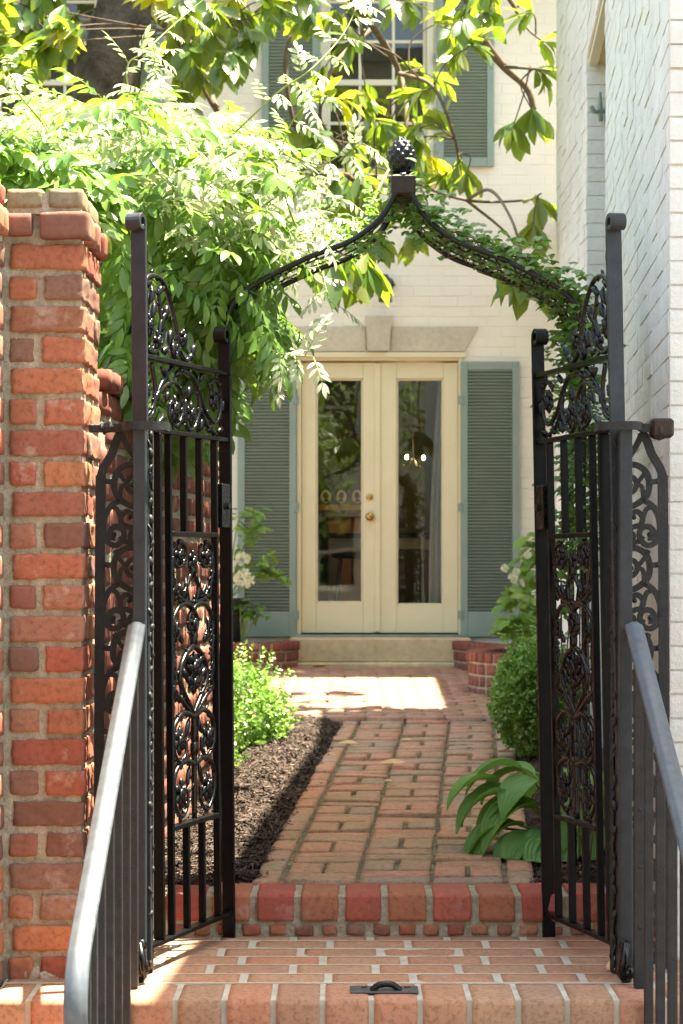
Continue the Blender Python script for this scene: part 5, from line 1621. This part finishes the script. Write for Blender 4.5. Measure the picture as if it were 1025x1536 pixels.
# ------------------------------------------------------------------ across the street, mirrored in the door glass
st_h = thing('painted_town_house', 'pale painted town house across the street, mirrored in the door glass', 'house', (1.5, -15, -.5))
m = MB(); hole = [(x0, x0 + 1.0, z0, z0 + 1.7) for x0 in (-6.2, -3.4, -.6, 2.2, 5.0) for z0 in (.6, 3.7, 6.8)]
zs = [-.5, .6, 2.3, 3.7, 5.4, 6.8, 8.5, 12.]
for i in range(7):
    for a, b in cut(-8, 8, zs[i], zs[i + 1], hole): box(m, a, b, -15.3, -15.0, zs[i], zs[i + 1])
m.build('wall', M['palehouse'], st_h)
m = MB(); box(m, -8.3, 8.3, -18, -14.7, 12.001, 12.3); m.build('roof', M['slate'], st_h)
for (x0, x1, z0, z1) in hole:
    m = MB(); bbox(m, x0, x0 + .09, -15.2, -15.1, z0, z1); bbox(m, x1 - .09, x1, -15.2, -15.1, z0, z1); bbox(m, x0 + .091, x1 - .091, -15.2, -15.1, z1 - .09, z1); bbox(m, x0 + .091, x1 - .091, -15.2, -15.1, z0, z0 + .09); bbox(m, x0 + .091, x1 - .091, -15.19, -15.11, (z0 + z1) / 2 - .03, (z0 + z1) / 2 + .03)
    o = m.build('window', M['trim'], st_h)
    m = MB(); box(m, x0 + .05, x1 - .05, -15.165, -15.16, z0 + .05, z1 - .05); m.build('glass_pane', M['black'], o)
for (tx, ty, hh, sd, lab) in ((-1.6, -7.5, 3.6, 3, 'leafy street tree across the pavement, mirrored in the left glass door'), (2.4, -8.6, 4.0, 8, 'taller street tree mirrored in the right glass door')):
    t = thing('street_tree', lab, 'tree', (tx, ty, -.5))
    m = MB(); br = []
    P = smooth_path([(tx, ty, -.5), (tx + .1, ty, .8), (tx, ty + .1, hh * .6), (tx + .2, ty, hh + .6)], 6)
    tube(m, P, [.16 - .1 * i / len(P) for i in range(len(P))], 10); m.build('trunk', M['bark'], t, smooth=True)
    m = MB(); lb = LB(); rr = np.random.default_rng(sd)
    for k in range(26):
        v = rr.normal(0, 1, 3); v /= np.linalg.norm(v); e = Vector((tx + v[0] * 1.9, ty + v[1] * 1.6, hh + v[2] * 2.1)) ; b = P[int(len(P) * rr.uniform(.5, .95))]
        tube(m, smooth_path([b, b.lerp(e, .5) + Vector((0, 0, .15)), e], 4), [.04, .035, .03, .026, .022, .018, .014, .01, .006], 5)
        n = 150; q = np.array(b.lerp(e, .75)) + rr.normal(0, .38, (n, 3)); L = rr.uniform(.10, .17, n)
        V, Fq = leaves(q, rr.normal(0, 1, (n, 3)) + np.array([0, 0, -.4]), np.tile([0, 0, 1.], (n, 1)) + rr.normal(0, .4, (n, 3)), L, L * .5, rr.uniform(.1, .6, n), 'oval', .2); lb.add(V, Fq)
    m.build('branches', M['bark'], t, smooth=True); lb.build('crown', M['hyd'], t)

# ------------------------------------------------------------------ camera, light, world
cam = bpy.data.cameras.new('camera'); co = bpy.data.objects.new('camera', cam); COL.objects.link(co)
cam.sensor_fit = 'HORIZONTAL'; cam.sensor_width = 24.0; cam.lens = 24.0 * F / 1025
cam.shift_y = (HY - 768) / 1025.0; cam.clip_start = .1; cam.clip_end = 400
co.location = (0, 0, EYE); co.rotation_euler = (R(90), 0, 0)
cam.dof.use_dof = True; cam.dof.focus_distance = 6.6; cam.dof.aperture_fstop = 8.0
sc.camera = co
SUN = Vector((.285, .09, 1.0)).normalized()
sl = bpy.data.lights.new('sun', 'SUN'); sl.energy = 5.0; sl.angle = R(.53); sl.color = (1, .955, .88)
so = bpy.data.objects.new('sun', sl); COL.objects.link(so); so.rotation_euler = SUN.to_track_quat('Z', 'Y').to_euler(); so.location = (3, 3, 12)
w = bpy.data.worlds.new('World'); sc.world = w; w.use_nodes = True
nt = w.node_tree; bg = nt.nodes['Background']; sk = nt.nodes.new('ShaderNodeTexSky'); sk.sky_type = 'NISHITA'; sk.sun_disc = False
sk.sun_elevation = math.asin(SUN.z); sk.sun_rotation = math.atan2(SUN.x, SUN.y)
sk.air_density = 1.0; sk.dust_density = 2.5; sk.ozone_density = 1.0
nt.links.new(sk.outputs[0], bg.inputs[0]); bg.inputs[1].default_value = .105
sc.view_settings.view_transform = 'Standard'; sc.view_settings.look = 'None'; sc.view_settings.exposure = 2.72; sc.view_settings.use_white_balance = True; sc.view_settings.white_balance_temperature = 7600; sc.view_settings.white_balance_tint = 3; sc.view_settings.gamma = 1
sc.cycles.max_bounces = 10; sc.cycles.diffuse_bounces = 5; sc.cycles.transparent_max_bounces = 16; sc.cycles.sample_clamp_indirect = 8
sc.cycles.use_denoising = True
